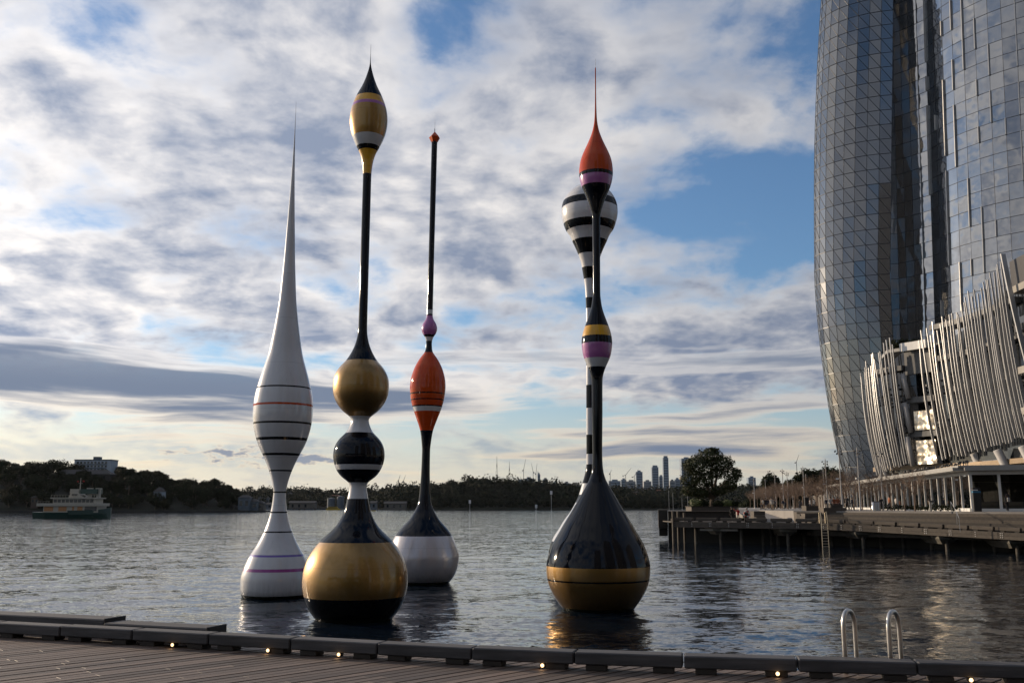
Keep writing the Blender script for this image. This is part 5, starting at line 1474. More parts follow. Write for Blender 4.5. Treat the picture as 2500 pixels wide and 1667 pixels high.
for r_, z in enumerate(z_levels[:-1]):
    off = 0
    for k in range(len(colB) - 1):
        p00 = lobeB(colB[k], z); p10 = lobeB(colB[k + 1], z); p11 = lobeB(colB[k + 1], z + FLOOR_H); p01 = lobeB(colB[k], z + FLOOR_H)
        q, nrm = inset_cell(p00, p10, p11, p01, 0.02, 0.008)
        cells.append((((p10 - p00).cross(p01 - p00)).length * abs(nrm.dot((p00 - cam_p).normalized())) / (p00 - cam_p).length ** 2, 'B', q, (p00 + p11) / 2))
        if k >= 4 and trg.random() < (.34 if r_ > 8 else .46):
            out = nrm if nrm.dot(cam_p - p00) > 0 else -nrm
            hh = trg.choice([1, 1, 2])
            a_ = lobeB(colB[k], z); e_ = lobeB(colB[k], z + FLOOR_H * hh)
            t_ = (p10 - p00).normalized() * .07
            blades.append([a_ - t_, a_ + t_, a_ + t_ + out * .42, a_ - t_ + out * .42, e_ - t_, e_ + t_, e_ + t_ + out * .42, e_ - t_ + out * .42])
    for k in range(len(colB)):
        mul.tube([lobeB(colB[k], z), lobeB(colB[k], z + FLOOR_H)], .045, 4, cap=False)
    mul.tube([lobeB(c_, z) for c_ in colB], .06, 4, cap=False)
def in_frame(p):
    x, y, z = p.x, p.y, p.z - EYE
    c_, s_2 = math.cos(R(9.937)), math.sin(R(9.937))
    dpt = y * c_ + z * s_2; up_ = z * c_ - y * s_2
    return dpt > 0 and abs(x / dpt) < .545 and abs(up_ / dpt) < .364
cells.sort(key=lambda t: -(t[0] if in_frame(t[3]) else 0))
rest = {'A': MB(), 'B': MB()}
def add_cell(b, kind, q):
    if kind == 'A': b.add(q, [(0, 1, 3), (1, 2, 3)])
    else: b.add(q, [(0, 1, 2, 3)])
for i, (sz, kind, q, c) in enumerate(cells):
    if i < 290:
        b = MB(); add_cell(b, kind, q); b.build('glass_pane', glass_a if kind == 'A' else glass_b, tower)
    else:
        add_cell(rest[kind], kind, q)
for kind in 'AB':
    o = rest[kind].build('glass_panes', glass_a if kind == 'A' else glass_b, tower); o['kind'] = 'stuff'
mul.build('mullions', mullion, tower)
BF = [(0, 3, 2, 1), (4, 5, 6, 7), (0, 1, 5, 4), (1, 2, 6, 5), (2, 3, 7, 6), (3, 0, 4, 7)]
restb = MB(); nb_ = 0
for vs_ in blades:
    if in_frame(vs_[0]) and nb_ < 280:
        b = MB(); b.add(vs_, BF); b.build('facade_blade', bright_fin, tower); nb_ += 1
    else: restb.add(vs_, BF)
o = restb.build('facade_blades', bright_fin, tower); o['kind'] = 'stuff'
# solid core a little inside the glass skin so that no light leaks through the joints
core = MB()
def skin(fn, ps, inward):
    n = len(ps); V = []
    for z in z_levels[::3] + [z_levels[-1]]:
        for c_ in ps: V.append(fn(c_, z) + inward)
    F_ = []
    rows_ = len(V) // n
    for i in range(rows_ - 1):
        for k in range(n - 1): F_.append((i * n + k, i * n + k + 1, (i + 1) * n + k + 1, (i + 1) * n + k))
    core.add(V, F_)
skin(lobeA, colA, Dv * .55); skin(lobeB, colB, Vector((.45, .35, 0)))
core.build('core', black_matt, tower)
# return wall between the two curved bodies, and the roof
b = MB()
V = []
for z in z_levels[::3] + [z_levels[-1]]:
    V += [lobeA(colA[-1], z), lobeB(0, z)]
F_ = [(2 * i, 2 * i + 1, 2 * i + 3, 2 * i + 2) for i in range(len(V) // 2 - 1)]
b.add(V, F_); b.build('return_wall', glass_a, tower)
zt = z_levels[-1]
b = MB(); top = [lobeA(c_, zt) for c_ in colA] + [lobeB(c_, zt) for c_ in colB] + [Vector((150, 240, zt)), Vector((80, 235, zt))]
b.add(top, [tuple(range(len(top)))]); b.build('roof', roof_metal, tower)
# two service bands on the upper right wall
for zz in (z_levels[33] - .5, z_levels[33] + .9):
    b = MB(); pts_ = [lobeB(c_, zz) + Vector((-.35, -.3, 0)) for c_ in colB[4:]]
    b.tube(pts_, .16, 5); b.build('service_rail', bright_fin, tower)
# foot of the tower
b = MB(); b.prism([(76.5, 212), (80, 204), (88, 200), (96, 190), (112, 180), (140, 176), (140, 240), (82, 236)], UP - .5, UP + 2.2); b.build('plinth', win_dark, tower)

# ================================================================== podium with leaning blades
pod = empty('bladed_podium', (0, 0, 0)); tag(pod, 'curved podium building wrapped in tall leaning grey metal blades', 'building')
PC = [(60.4, 166, 0), (60.1, 158, 0), (60.7, 152.8, 0), (62.8, 148.9, 0), (65.0, 145.2, 0), (66.8, 140, 0), (67.5, 133, 0), (67.5, 126, 0), (67.1, 118, 0), (66.9, 110, 0), (67.8, 100, 0), (71, 90, 0)]
pcv = catmull(PC, 12)
pl = [0.0]
for a, b_ in zip(pcv, pcv[1:]): pl.append(pl[-1] + (b_ - a).length)
def pod_at(s):
    for i in range(len(pl) - 1):
        if pl[i + 1] >= s:
            t = (s - pl[i]) / (pl[i + 1] - pl[i]); p = pcv[i].lerp(pcv[i + 1], t); d_ = (pcv[i + 1] - pcv[i]).normalized()
            return p, d_, Vector((d_.y, -d_.x, 0)) if Vector((d_.y, -d_.x, 0)).dot(Vector((-1, -.4, 0))) > 0 else -Vector((d_.y, -d_.x, 0))
    return pcv[-1], (pcv[-1] - pcv[-2]).normalized(), Vector((-1, 0, 0))
def s_of_y(y):
    for i in range(len(pcv) - 1):
        if pcv[i + 1].y <= y: return pl[i]
    return pl[-1]
fin_mat = mat('blade_metal', (0.42, 0.42, 0.42), 0.42, 0.4, var=0.12, scale=0.4, rand=0.15)
glass_p = glass('podium_glass', (0.018, 0.020, 0.022), 1.7)
S_A0, S_A1 = s_of_y(156), s_of_y(149.2)          # left group of blades
S_B0, S_B1 = s_of_y(144.6), s_of_y(121.5)        # main group
def ztop(s):
    if s < S_A1 + .1: return 26.4 + 4.2 * (s - S_A0) / (S_A1 - S_A0)
    return 30.8 + 6.6 * ((s - S_B0) / (S_B1 - S_B0)) ** 1.15
def zbot(s):
    if s < S_A1 + .1: return 9.6 + 1.4 * (s - S_A0) / (S_A1 - S_A0)
    return 11.6 + 2.0 * (s - S_B0) / (S_B1 - S_B0)
frg = random.Random(3)
col_grey = mat('column_render', (.34, .33, .32), .6, var=.08)
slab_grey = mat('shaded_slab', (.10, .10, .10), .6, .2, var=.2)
def skin_off(f_):
    return 0.55 * math.sin(math.pi * (0.08 + 0.60 * f_)) + 1.0 * f_ - .2    # outward belly of the blades
ss = []
n1 = 16
for k in range(n1): ss.append(S_A0 + (S_A1 - S_A0) * k / (n1 - 1))
n2 = 29
for k in range(n2): ss.append(S_B0 + (S_B1 - S_B0) * (k / (n2 - 1)) ** 1.0)
for j, s in enumerate(ss):
    p, d_, n_ = pod_at(s)
    z0, z1 = zbot(s) + frg.uniform(-.35, .25), ztop(s) + frg.uniform(-.9, 1.0)
    V = []; N = 9
    slide = -.9; js = frg.uniform(-.5, .5); jb = frg.uniform(-.25, .25)
    for k in range(N + 1):
        f_ = k / N; z = z0 + (z1 - z0) * f_
        wdt = .50 * (0.35 + 0.65 * math.sin(math.pi * min(.1 + f_ * .95, 1.0) ** .8)) if True else .7
        tk = .055
        c = p + n_ * (skin_off(f_) + jb * math.sin(math.pi * f_)) + d_ * ((slide + js) * (f_ - .3) * 1.2)
        for (a_, o_) in ((-tk, 0), (tk, 0), (tk, wdt), (-tk, wdt)):
            q = c + d_ * a_ + n_ * o_; V.append((q.x, q.y, z))
    F_ = [(0, 3, 2, 1), tuple(N * 4 + t for t in range(4))]
    for k in range(N):
        for t in range(4): F_.append((k * 4 + t, k * 4 + (t + 1) % 4, k * 4 + 4 + (t + 1) % 4, k * 4 + 4 + t))
    b = MB(); b.add(V, F_); b.build('blade', fin_mat, pod)
    # stub brackets tying the blade back
    for f_ in (.3, .62):
        z = z0 + (z1 - z0) * f_
        c = p + n_ * (skin_off(f_) - .62) + d_ * (slide * (f_ - .3) * 1.2)
        b = MB(); b.obox((0, 0, 0), (.8, .3, .3)); b.build('bracket', dark_metal, pod, loc=(c.x, c.y, z), rz=math.atan2(n_.y, n_.x))
# one stray raking blade at the near end
b = MB()
p, d_, n_ = pod_at(S_B1 + 1.4); V = []
for k in range(9):
    f_ = k / 8; z = 18.5 + 19 * f_; c = p + n_ * (skin_off(f_) + .4) + d_ * (-2.4 * f_ + 2.2)
    for (a_, o_) in ((-.13, 0), (.13, 0), (.13, .6), (-.13, .6)):
        q = c + d_ * a_ + n_ * o_; V.append((q.x, q.y, z))
F_ = [(0, 3, 2, 1), tuple(32 + t for t in range(4))]
for k in range(8):
    for t in range(4): F_.append((k * 4 + t, k * 4 + (t + 1) % 4, k * 4 + 4 + (t + 1) % 4, k * 4 + 4 + t))
b.add(V, F_); b.build('blade', fin_mat, pod)
# glass skin and slabs behind the blades
def strip(name, sa, sb, za, zb, off, m_, steps_=14, thick=0.0):
    b = MB(); V = []
    for k in range(steps_ + 1):
        s = sa + (sb - sa) * k / steps_; p, d_, n_ = pod_at(s)
        za_ = za(s) if callable(za) else za; zb_ = zb(s) if callable(zb) else zb
        o_ = off
        q0 = p + n_ * o_; q1 = p + n_ * (o_ - max(thick, .02))
        V += [(q0.x, q0.y, za_), (q0.x, q0.y, zb_), (q1.x, q1.y, zb_), (q1.x, q1.y, za_)]
    F_ = []
    for k in range(steps_):
        for t in range(4): F_.append((k * 4 + t, k * 4 + 4 + t, k * 4 + 4 + (t + 1) % 4, k * 4 + (t + 1) % 4))
    F_ += [(0, 1, 2, 3), tuple(steps_ * 4 + t for t in (3, 2, 1, 0))]
    b.add(V, F_); return b.build(name, m_, pod)
strip('glass_wall', S_A0 - 4, S_A1 - .2, 9.8, lambda s: ztop(min(s, S_A1)) - 1.2, -1.3, glass_p)
strip('glass_wall', S_B0 + .3, S_B1, 11.0, lambda s: ztop(s) - 1.5, -1.3, glass_p)
strip('glass_wall', S_B1 + .2, pl[-1], 12.0, 36.0, -3.2, glass_p)
for z in (16.0, 21.0, 26.0):
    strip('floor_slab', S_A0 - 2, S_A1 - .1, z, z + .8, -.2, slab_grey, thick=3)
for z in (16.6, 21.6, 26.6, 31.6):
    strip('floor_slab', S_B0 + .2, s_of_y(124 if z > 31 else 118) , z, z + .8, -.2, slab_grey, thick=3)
for z, m_ in ((16.2, concrete), (21.5, concrete), (27.0, dark_metal), (32.2, concrete)):
    strip('terrace_slab', S_B1 + .3, pl[-1], z, z + .9, 1.0, m_, thick=9)
    strip('balustrade', S_B1 + .5, pl[-1], z + .92, z + 1.9, .7, glass_p, thick=.06)
strip('terrace_fascia', S_B1 + .3, pl[-1], 33.1, 36.6, .8, dark_metal, thick=6)
strip('soffit', S_A0 - 4, pl[-1], 10.2, 10.9, -.9, mat('bronze_soffit', (.22, .16, .10), .5, .3, var=.15), 30, thick=12)
strip('base_wall', S_A0 - 4, pl[-1], UP, 10.15, -5.0, win_dark, 30, thick=.5)
strip('bronze_band', S_B1 - 9, pl[-1], 9.2, 12.1, -1.6, MATS['bronze_soffit'], 20, thick=.4)
# the open bay between the two groups of blades
strip('bay_wall', S_A1 - .1, S_B0 + .2, 10.9, 30.4, -3.6, glass_p, 6)
strip('bay_parapet', S_A1 + .2, S_B0 - .1, 28.9, 30.2, .5, white_frame, 6, thick=.5)
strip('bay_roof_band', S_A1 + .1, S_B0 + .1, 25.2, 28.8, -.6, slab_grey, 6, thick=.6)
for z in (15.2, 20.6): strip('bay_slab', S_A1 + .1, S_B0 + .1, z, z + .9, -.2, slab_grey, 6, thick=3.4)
crump = bpy.data.materials.new('sun_glitter_metal'); crump.use_nodes = True  # warm crumpled metal stands in for sun glitter on the bay glass
t_ = NT(crump.node_tree); bs = crump.node_tree.nodes['Principled BSDF']
bs.inputs['Base Color'].default_value = (.55, .48, .38, 1); bs.inputs['Metallic'].default_value = .9; bs.inputs['Roughness'].default_value = .32
gg = t_.n('ShaderNodeNewGeometry'); nz = t_.n('ShaderNodeTexNoise'); t_.set(nz.inputs['Vector'], gg.outputs['Position']); nz.inputs['Scale'].default_value = 1.1; nz.inputs['Detail'].default_value = 4
t_.set(bs.inputs['Normal'], t_.vm('NORMALIZE', t_.vm('ADD', gg.outputs['Normal'], t_.vm('MULTIPLY', t_.vm('SUBTRACT', nz.outputs['Color'], (.5, .5, .5)), (1.5, 1.5, 1.5)))))
for z0, z1 in ((16.2, 19.2), (10.9, 14.6)):
    strip('sun_glitter_panel', S_A1 + 1.6, S_B0 + .0, z0, z1, .1, crump, 6, thick=.3)
b = MB()
for z0, z1 in ((10.9, 15.1), (16.1, 20.5), (21.5, 25.1)):
    p, d_, n_ = pod_at(S_A1 + .9); b.tube([(p.x + n_.x * .1, p.y, z0 - .2), (p.x + n_.x * .4 - d_.x * .5, p.y - d_.y * .5, z1 + .2)], .42, 12)
b.build('bay_column', col_grey, pod, smooth=True)
# raking columns below the blades
for px_, y, ln in ((2168, 153.5, 2.2), (2182, 152.5, 2.0), (2203, 151, 2.6), (2234, 149, 2.6), (2318, 144, 2.0), (2344, 142, 2.0), (2376, 140, 2.4), (2424, 135.5, 3.4), (2486, 127.5, 3.4), (2550, 119, 3.2)):
    y += 3.0; x = (px_ - 1250) / 2327 * y
    b = MB(); b.tube([(x - 1.1 * ln * .5, y + .6, 12.2), (x + .9 * ln * .5, y + .3, UP - .1)], .58, 16); b.build('raking_column', col_grey, pod, smooth=True)
# roof garden shrub
p, d_, n_ = pod_at(S_A1 - 1.5)
o = crown_mb(81, [(0, 0, .9, 2.2, 1.6, .9), (1.6, -1.4, .8, 1.2, 1.2, .8)], 500, .3).build('rooftop_shrub', leaf_dark, loc=(p.x + 2.0, p.y + 1.5, 29.7))
tag(o, 'dark roof-garden shrub behind the top of the left blades', 'shrub')
b = MB(); b.prism([(61.5, 152), (64, 148.6), (67, 145), (74, 145), (74, 158), (63, 158)], 29.2, 29.72); b.build('roof_terrace', roof_metal, pod)

# ================================================================== glass pavilion along the promenade
pav = empty('glass_pavilion', (0, 0, 0)); tag(pav, 'low glass-fronted pavilion with white frames below the bladed podium', 'building')
mg = bpy.data.materials.new('pavilion_glass'); mg.use_nodes = True
t_ = NT(mg.node_tree); mg.node_tree.nodes.clear()
gl = t_.n('ShaderNodeBsdfGlossy'); gl.inputs['Roughness'].default_value = .02; gl.inputs['Color'].default_value = (.9, .92, .93, 1)
tr_ = t_.n('ShaderNodeBsdfTransparent'); tr_.inputs['Color'].default_value = (.34, .36, .37, 1)
fr_ = t_.n('ShaderNodeFresnel'); fr_.inputs['IOR'].default_value = 1.45
mx = t_.n('ShaderNodeMixShader'); t_.set(mx.inputs[0], fr_.outputs[0]); t_.set(mx.inputs[1], tr_.outputs[0]); t_.set(mx.inputs[2], gl.outputs[0])
ou = t_.n('ShaderNodeOutputMaterial'); t_.set(ou.inputs[0], mx.outputs[0])
A0 = Vector((48.3, 100.0, 0)); A1 = Vector((108, 420, 0)); dA = (A1 - A0).normalized(); LA = (A1 - A0).length
nA_ = Vector((-dA.y, dA.x, 0))
ZT = 8.15
# receding front: bays get a frame post and a pane each
bays = [3.3] * 34
s = 0.0
for k, w in enumerate(bays):
    a = A0 + dA * s; c = A0 + dA * (s + w)
    b = MB(); mid = a + dA * .06
    b.obox((a.x + dA.x * .1, a.y + dA.y * .1, (UP + ZT - .35) / 2), (.13 if k % 4 else .20, .22, ZT - .35 - UP), math.atan2(dA.y, dA.x)); b.build('frame_post', white_frame, pav)
    if k < 30:
        p0 = a + dA * .18; p1_ = c - dA * .02
        b = MB(); b.add([(p0.x, p0.y, UP + .35), (p1_.x, p1_.y, UP + .35), (p1_.x, p1_.y, ZT - .4), (p0.x, p0.y, ZT - .4)], [(0, 1, 2, 3)]); b.build('pane', mg, pav)
    s += w
SA = s
def wall_run(name, a, c, z0, z1, th, m_, out=0.0):
    d_ = (c - a).normalized(); n_ = Vector((d_.y, -d_.x, 0))
    if n_.dot(-a) < 0: n_ = -n_
    mid = (a + c) / 2 + n_ * out
    b = MB(); b.obox((mid.x, mid.y, (z0 + z1) / 2), ((c - a).length, th, z1 - z0), math.atan2(d_.y, d_.x)); return b.build(name, m_, pav)
AE = A0 + dA * SA
wall_run('head_rail', A0, AE, ZT - .38, ZT - .02, .3, white_frame)
wall_run('sill', A0, AE, UP, UP + .33, .34, white_frame, .1)
wall_run('roof_fascia', A0 - dA * .6, AE, ZT, ZT + .34, 2.6, roof_metal, .5)
wall_run('roof_edge', A0 - dA * .8, AE, ZT + .345, ZT + .55, 2.2, roof_metal, .2)
# corner and front facing the camera
C0 = Vector((48.3, 99.9, 0)); C1 = Vector((75, 90.0, 0)); dC = (C1 - C0).normalized()
for s in (0, 2.68, 5.36, 8.04, 10.72, 13.4, 16.08):
    q = C0 + dC * s
    b = MB(); b.obox((q.x, q.y, (UP + ZT) / 2), (.26, .26, ZT - UP), math.atan2(dC.y, dC.x)); b.build('frame_post', white_frame, pav)
for k in range(6):
    for (za, zb) in ((UP + .3, UP + 3.0), (UP + 3.05, ZT - .42)):
        p0 = C0 + dC * (k * 2.68 + .15); p1_ = C0 + dC * (k * 2.68 + 2.53)
        b = MB(); b.add([(p0.x, p0.y, za), (p1_.x, p1_.y, za), (p1_.x, p1_.y, zb), (p0.x, p0.y, zb)], [(0, 1, 2, 3)]); b.build('pane', mg, pav)
wall_run('head_rail', C0, C1, ZT - .4, ZT - .02, .3, white_frame)
wall_run('sill', C0, C1, UP, UP + .3, .3, white_frame)
wall_run('counter', C0 + dC * .6 + Vector((.4, 1.2, 0)), C1 + Vector((.4, 1.2, 0)), UP, UP + 1.0, .5, concrete)
b = MB(); b.prism([(47.3, 98.9), (75, 88.6), (78, 96), (60, 130), (55, 130.0)], ZT + .002, ZT + .33); b.build('roof_slab', roof_metal, pav)
b = MB(); b.prism([(47.7, 99.3), (75, 89.2), (78, 96), (61, 130), (55.6, 130.0)], ZT + .335, ZT + .56); b.build('roof_upstand', roof_metal, pav)
# interior: back wall, columns, floor
b = MB(); b.prism([(54.5, 104), (80, 95), (80, 96), (56, 105.5), (110, 350), (109, 350)], UP, ZT - .05); b.build('back_wall', mat('interior_wall', (.10, .085, .07), .7, var=.3, scale=.5), pav)
for k in range(9):
    q = A0 + dA * (3 + k * 7) + Vector((2.4, 1.0, 0))
    b = MB(); b.tube([(q.x - 1.0, q.y, ZT), (q.x + .3, q.y, UP)], .3, 10); b.build('inner_column', concrete, pav, smooth=True)
for s, ln in ((3.6, 2.0), (9.5, 1.6)):
    q = C0 + dC * s + Vector((.6, 2.2, 0))
    b = MB(); b.tube([(q.x - .9 * ln * .5, q.y, ZT), (q.x + .6 * ln * .5, q.y, UP)], .38, 12); b.build('inner_column', concrete, pav, smooth=True)
# little spotlights along the roof edge
b0 = MB(); b0.tube([(0, 0, 0), (0, 0, .35)], .04, 5); b0.tube([(0, .06, .35), (0, -.16, .46)], [.09, .13], 8)
spm = b0.mesh('roof_spotlight'); spm.materials.append(dark_metal)
for k in range(34):
    q = A0 + dA * (1.2 + k * .95 + RND.uniform(-.25, .25)) - Vector((.2, 0, 0))
    inst('roof_spotlight', spm, pav, (q.x + .5, q.y, ZT + .53), RND.uniform(-.8, .8), RND.uniform(.9, 1.25))
# planting along the sill
pg = random.Random(14)
for k in range(16):
    q = A0 + dA * (4 + k * 2.6) + nA_ * .95
    h_ = pg.uniform(.35, .8)
    o = crown_mb(300 + k, [(0, 0, h_ * .5, .75, .4, h_ * .55)], 110, .13, 1.2).build('low_shrub', leaf_dark, loc=(q.x, q.y, UP + .05))
    tag(o, 'low green shrub at the foot of the pavilion glass, %s from the corner' % ordinal(k), 'shrub', 'shrubs along the pavilion')

# ================================================================== people
skin_m = mat('skin', (.42, .25, .17), .6, var=.05); hair_m = mat('dark_hair', (.02, .015, .012), .6, var=.1)
CLOTH = {}
def cloth(nm, col):
    if nm not in CLOTH: CLOTH[nm] = mat('cloth_' + nm, col, .85, var=.12, scale=4)
    return CLOTH[nm]
PMI = {}
def person_mesh(pose, key):
    J = dict(pel=(0, 0, .95), waist=(0, 0, 1.12), chest=(0, .01, 1.34), neck=(0, .0, 1.50), head0=(0, -.01, 1.58), head=(0, -.015, 1.68), crown=(0, 0, 1.76),
             ls=(-.19, 0, 1.43), le=(-.26, .02, 1.15), lh=(-.27, -.06, .90), lt=(-.27, -.09, .80), rs=(.19, 0, 1.43), re=(.26, .02, 1.15), rh=(.27, -.06, .90), rt=(.27, -.09, .80),
             lhip=(-.10, 0, .90), lk=(-.11, -.02, .50), la=(-.11, .02, .09), lf=(-.12, -.15, .035), rhip=(.10, 0, .90), rk=(.11, -.02, .50), ra=(.11, .02, .09), rf=(.12, -.15, .035))
    J.update(pose)
    names = list(J); ix = {n: i for i, n in enumerate(names)}
    rad = dict(pel=.155, waist=.135, chest=.165, neck=.062, head0=.075, head=.10, crown=.06, ls=.075, le=.05, lh=.038, lt=.03, rs=.075, re=.05, rh=.038, rt=.03, lhip=.095, lk=.068, la=.048, lf=.042, rhip=.095, rk=.068, ra=.048, rf=.042)
    ed = [('pel', 'waist'), ('waist', 'chest'), ('chest', 'neck'), ('neck', 'head0'), ('head0', 'head'), ('head', 'crown'), ('chest', 'ls'), ('ls', 'le'), ('le', 'lh'), ('lh', 'lt'), ('chest', 'rs'), ('rs', 're'), ('re', 'rh'), ('rh', 'rt'), ('pel', 'lhip'), ('lhip', 'lk'), ('lk', 'la'), ('la', 'lf'), ('pel', 'rhip'), ('rhip', 'rk'), ('rk', 'ra'), ('ra', 'rf')]
    me = bpy.data.meshes.new('skeleton'); me.from_pydata([J[n] for n in names], [(ix[a], ix[b_]) for a, b_ in ed], [])
    o = bpy.data.objects.new('skeleton', me); COL.objects.link(o)
    md = o.modifiers.new('skin', 'SKIN'); sk = me.skin_vertices[0].data
    for n in names:
        r_ = rad[n]; sk[ix[n]].radius = (r_, r_ * (.72 if n in ('chest', 'waist', 'pel') else 1)); sk[ix[n]].use_root = (n == 'pel')
    md.use_smooth_shade = True
    o.modifiers.new('sub', 'SUBSURF').levels = 1
    dg = bpy.context.evaluated_depsgraph_get(); ev = o.evaluated_get(dg)
    m2 = bpy.data.meshes.new_from_object(ev)
    bpy.data.objects.remove(o)
    m2.name = 'person_' + key
    hd = Vector(J['head'])
    idx = []
    for p_ in m2.polygons:
        c = p_.center
        if (c - hd).length < .19 or min((c - Vector(J['lt'])).length, (c - Vector(J['rt'])).length) < .07: idx.append(0)
        elif c.z > (Vector(J['pel']).z - .02) or min((c - Vector(J[q])).length for q in ('le', 're', 'lh', 'rh')) < .14: idx.append(1)
        elif c.z < .10: idx.append(3)
        else: idx.append(2)
    PMI[key] = idx
    return m2
POSES = {
    'stand': {}, 'walk': dict(lk=(-.11, -.16, .52), la=(-.11, -.22, .10), lf=(-.12, -.38, .05), rk=(.11, .05, .50), ra=(.11, .26, .13), rf=(.12, .14, .035), lh=(-.26, .12, .90), lt=(-.26, .14, .80), rh=(.27, -.20, .95), rt=(.27, -.26, .87)),
    'wave': dict(re=(.40, -.05, 1.42), rh=(.52, -.12, 1.62), rt=(.55, -.14, 1.70), le=(-.27, -.05, 1.18), lh=(-.16, -.25, 1.10), lt=(-.12, -.32, 1.10)),
    'reach': dict(le=(-.34, -.06, 1.58), lh=(-.36, -.10, 1.80), lt=(-.36, -.11, 1.90), lk=(-.11, -.1, .51), la=(-.12, -.05, .09)),
    'sit': dict(lk=(-.12, -.42, .92), la=(-.12, -.45, .50), lf=(-.12, -.60, .46), rk=(.12, -.42, .92), ra=(.12, -.45, .50), rf=(.12, -.60, .46), lh=(-.2, -.30, .98), lt=(-.17, -.36, .97), rh=(.2, -.30, .98), rt=(.17, -.36, .97)),
}
PM = {k: person_mesh(v_, k) for k, v_ in POSES.items()}
b0 = MB(); b0.lathe([(1.60, .085), (1.66, .112), (1.73, .112), (1.78, .085), (1.81, .03)], 12, 0, .02); hairm = b0.mesh('hair'); hairm.materials.append(hair_m)
def person(x, y, z, rz, pose, top, leg, shoe, label, h=1.72, group='people on the promenade', extra=None):
    t = empty('person', (x, y, z), rz); s_ = h / 1.80; t.scale = (s_, s_, s_)
    me = PM[pose].copy(); me.materials.clear()
    for m_ in (skin_m, cloth(*top), cloth(*leg), cloth(*shoe)): me.materials.append(m_)
    me.polygons.foreach_set('material_index', PMI[pose])
    inst('body', me, t); inst('hair', hairm, t)
    if extra == 'backpack':
        b = MB(); b.bbox((.32, .16, .44), .05); b.build('backpack', cloth('grey', (.35, .34, .32)), t, loc=(0, .22, 1.22))
    if extra == 'cap':
        b = MB(); b.lathe([(1.72, .13), (1.80, .11), (1.84, .03)], 10); b.build('cap', cloth('grey', (.35, .34, .32)), t)
    tag(t, label, 'person', group)
    return t
BLK = ('black', (.012, .012, .014)); RED = ('red', (.42, .02, .025)); PAL = ('pale', (.42, .38, .34)); NAV = ('navy', (.02, .025, .045)); GRY = ('grey', (.35, .34, .32)); WHT = ('white', (.6, .6, .58)); TAN = ('tan', (.24, .17, .11)); RST = ('rust', (.26, .09, .04))
person(27.04, 114.2, 2.65, R(200), 'wave', RED, PAL, GRY, 'person in red jacket and pale trousers with one arm raised on the wharf', 1.66)
person(26.67, 115.8, 2.65, R(20), 'walk', BLK, BLK, WHT, 'person all in black standing just left of the red-jacketed one', 1.78)
person(27.92, 113.4, 2.65, R(170), 'stand', GRY, BLK, BLK, 'person in grey top and cap behind the lifebuoy', 1.68, extra='cap')
person(49.81, 95.8, UP, R(195), 'reach', BLK, BLK, WHT, 'person in black with pale backpack in front of the pavilion corner glass', 1.74, extra='backpack')
pr_ = random.Random(23)
crowd = [(2081, 113, 'walk', NAV), (2068, 116, 'walk', BLK), (2172, 112, 'walk', RST), (2152, 113, 'stand', BLK), (2188, 108, 'walk', PAL)]
for k in range(26):
    px_ = pr_.uniform(1842, 2058); crowd.append((px_, pr_.uniform(128, 175), pr_.choice(['walk', 'stand', 'walk']), pr_.choice([BLK, NAV, GRY, WHT, TAN, RST, BLK, NAV, PAL])))
crowd.sort()
for i, (px_, y, po, c) in enumerate(crowd):
    person((px_ - 1250) / 2327 * y, y, UP, pr_.uniform(0, 6.28), po, c, pr_.choice([BLK, NAV, BLK, TAN]), BLK, 'distant person in %s on the promenade, %s from the fig tree' % (c[0] + (' clothes' if c is BLK else ' top'), ordinal(i)), pr_.uniform(1.58, 1.82))
for i, (px_, y, z, c) in enumerate(((2028, 112.7, 3.90, GRY), (2037, 112.8, 3.90, RST), (2046, 112.7, 3.90, RST))):
    person((px_ - 1250) / 2327 * y, y, z, R(10 * i - 10), 'sit', c, BLK, BLK, 'person in %s top sitting on the upper seat block, %s from the left' % (c[0], ordinal(i)), 1.7)
# speaker-like dark cabinet between the seat blocks and the crowd
cb = empty('equipment_cabinet', (35.43, 114.6, UP)); tag(cb, 'tall narrow dark cabinet standing on the promenade behind the blocks', 'cabinet')
b = MB(); b.bbox((.46, .4, 1.5), .02); b.build('body', dark_metal, cb, loc=(0, 0, .75))
b = MB(); b.obox((0, 0, 1.53), (.5, .44, .05)); b.build('lid', dark_metal, cb)

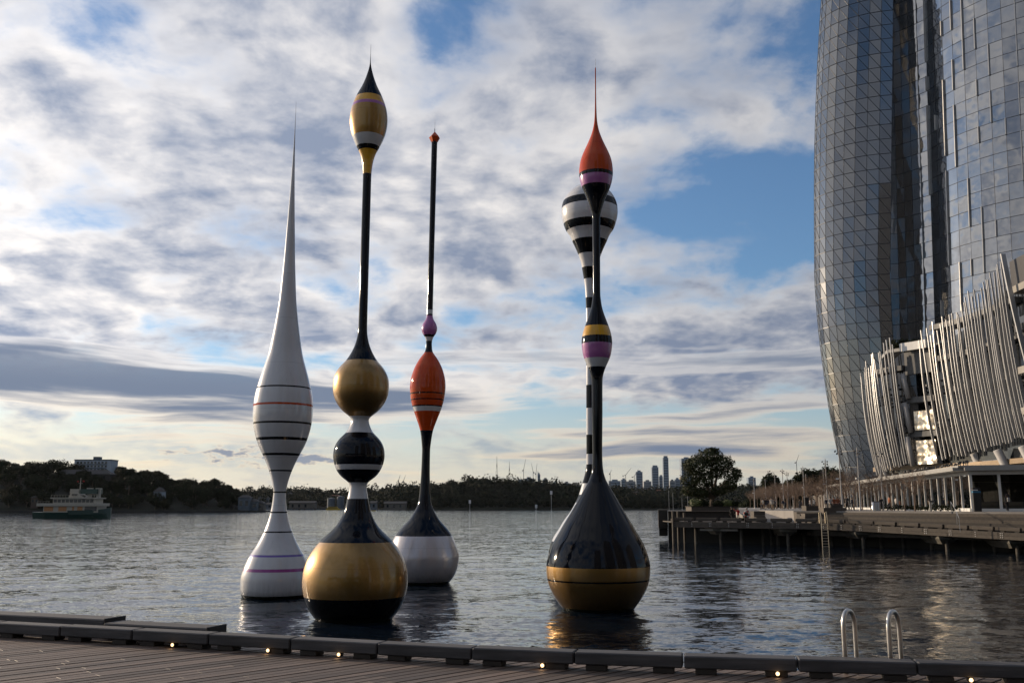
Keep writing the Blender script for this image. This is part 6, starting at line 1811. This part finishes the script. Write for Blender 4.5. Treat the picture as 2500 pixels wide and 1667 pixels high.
# ================================================================== the city behind the viewpoint (seen mirrored in the gloss paint and glass)
facade_r = mat('office_facade', (.055, .058, .062), .35, .1, var=.25, scale=.06)
OT = [(55, -85, 46, 40, 165, 'broad dark office tower behind the boardwalk'), (128, -60, 44, 46, 190, 'tall dark office tower right of the boardwalk'), (-12, -120, 40, 36, 120, 'office tower farther back behind the boardwalk'), (150, 20, 40, 44, 80, 'mid-rise office block beside the cove')]
for x, y, w, dp, h, lbl in OT:
    t = empty('office_tower', (x, y, 2.8)); tag(t, lbl, 'building', 'towers behind the viewpoint')
    b = MB(); b.box(-w / 2, w / 2, -dp / 2, dp / 2, 0, h); b.build('wall', facade_r, t)
    b = MB()
    for k in range(int(h / 3.8)):
        z = 2 + k * 3.8
        b.box(-w / 2 - .12, w / 2 + .12, -dp / 2 - .12, dp / 2 + .12, z, z + .7)
    b.build('spandrels', concrete, t)
b = MB(); b.box(-220, 240, -420, -60.1, -5, 2.75); b.box(75, 240, -60, 58, -5, 2.76); tag(b.build('quay_ground', paving), 'paved city quay behind the viewpoint', 'ground', kind='structure')
b = MB(); b.box(-220, -20.1, -60, 2, -5, 2.70); tag(b.build('quay_ground', paving), 'paved quay left of the boardwalk', 'ground', kind='structure')
ct = random.Random(44)
for k in range(16):
    x = -95 + k * 9.5 + ct.uniform(-2, 2); y = -34 + ct.uniform(-8, 8)
    far_tree('city_tree', (x, y, 2.6), ct.choice([0, 1, 2]), ct.uniform(.8, 1.1), 'leafy tree on the quay behind the viewpoint, %s from the left' % ordinal(k), 'trees behind the viewpoint')

# ================================================================== harbour air
hz = MB(); hz.box(-5400, 5400, -5400, 5400, -7, 205)
hm_ = bpy.data.materials.new('harbour_haze'); hm_.use_nodes = True
hm_.node_tree.nodes.clear()
th_ = NT(hm_.node_tree)
pv = th_.n('ShaderNodeVolumePrincipled')
pv.inputs['Color'].default_value = (0.88, 0.93, 1.0, 1)
pv.inputs['Density'].default_value = 0.000008
pv.inputs['Anisotropy'].default_value = 0.2
oh_ = th_.n('ShaderNodeOutputMaterial')
hm_.node_tree.links.new(pv.outputs[0], oh_.inputs['Volume'])
tag(hz.build('haze', hm_), 'thin blue evening haze over the harbour', 'haze', kind='stuff')
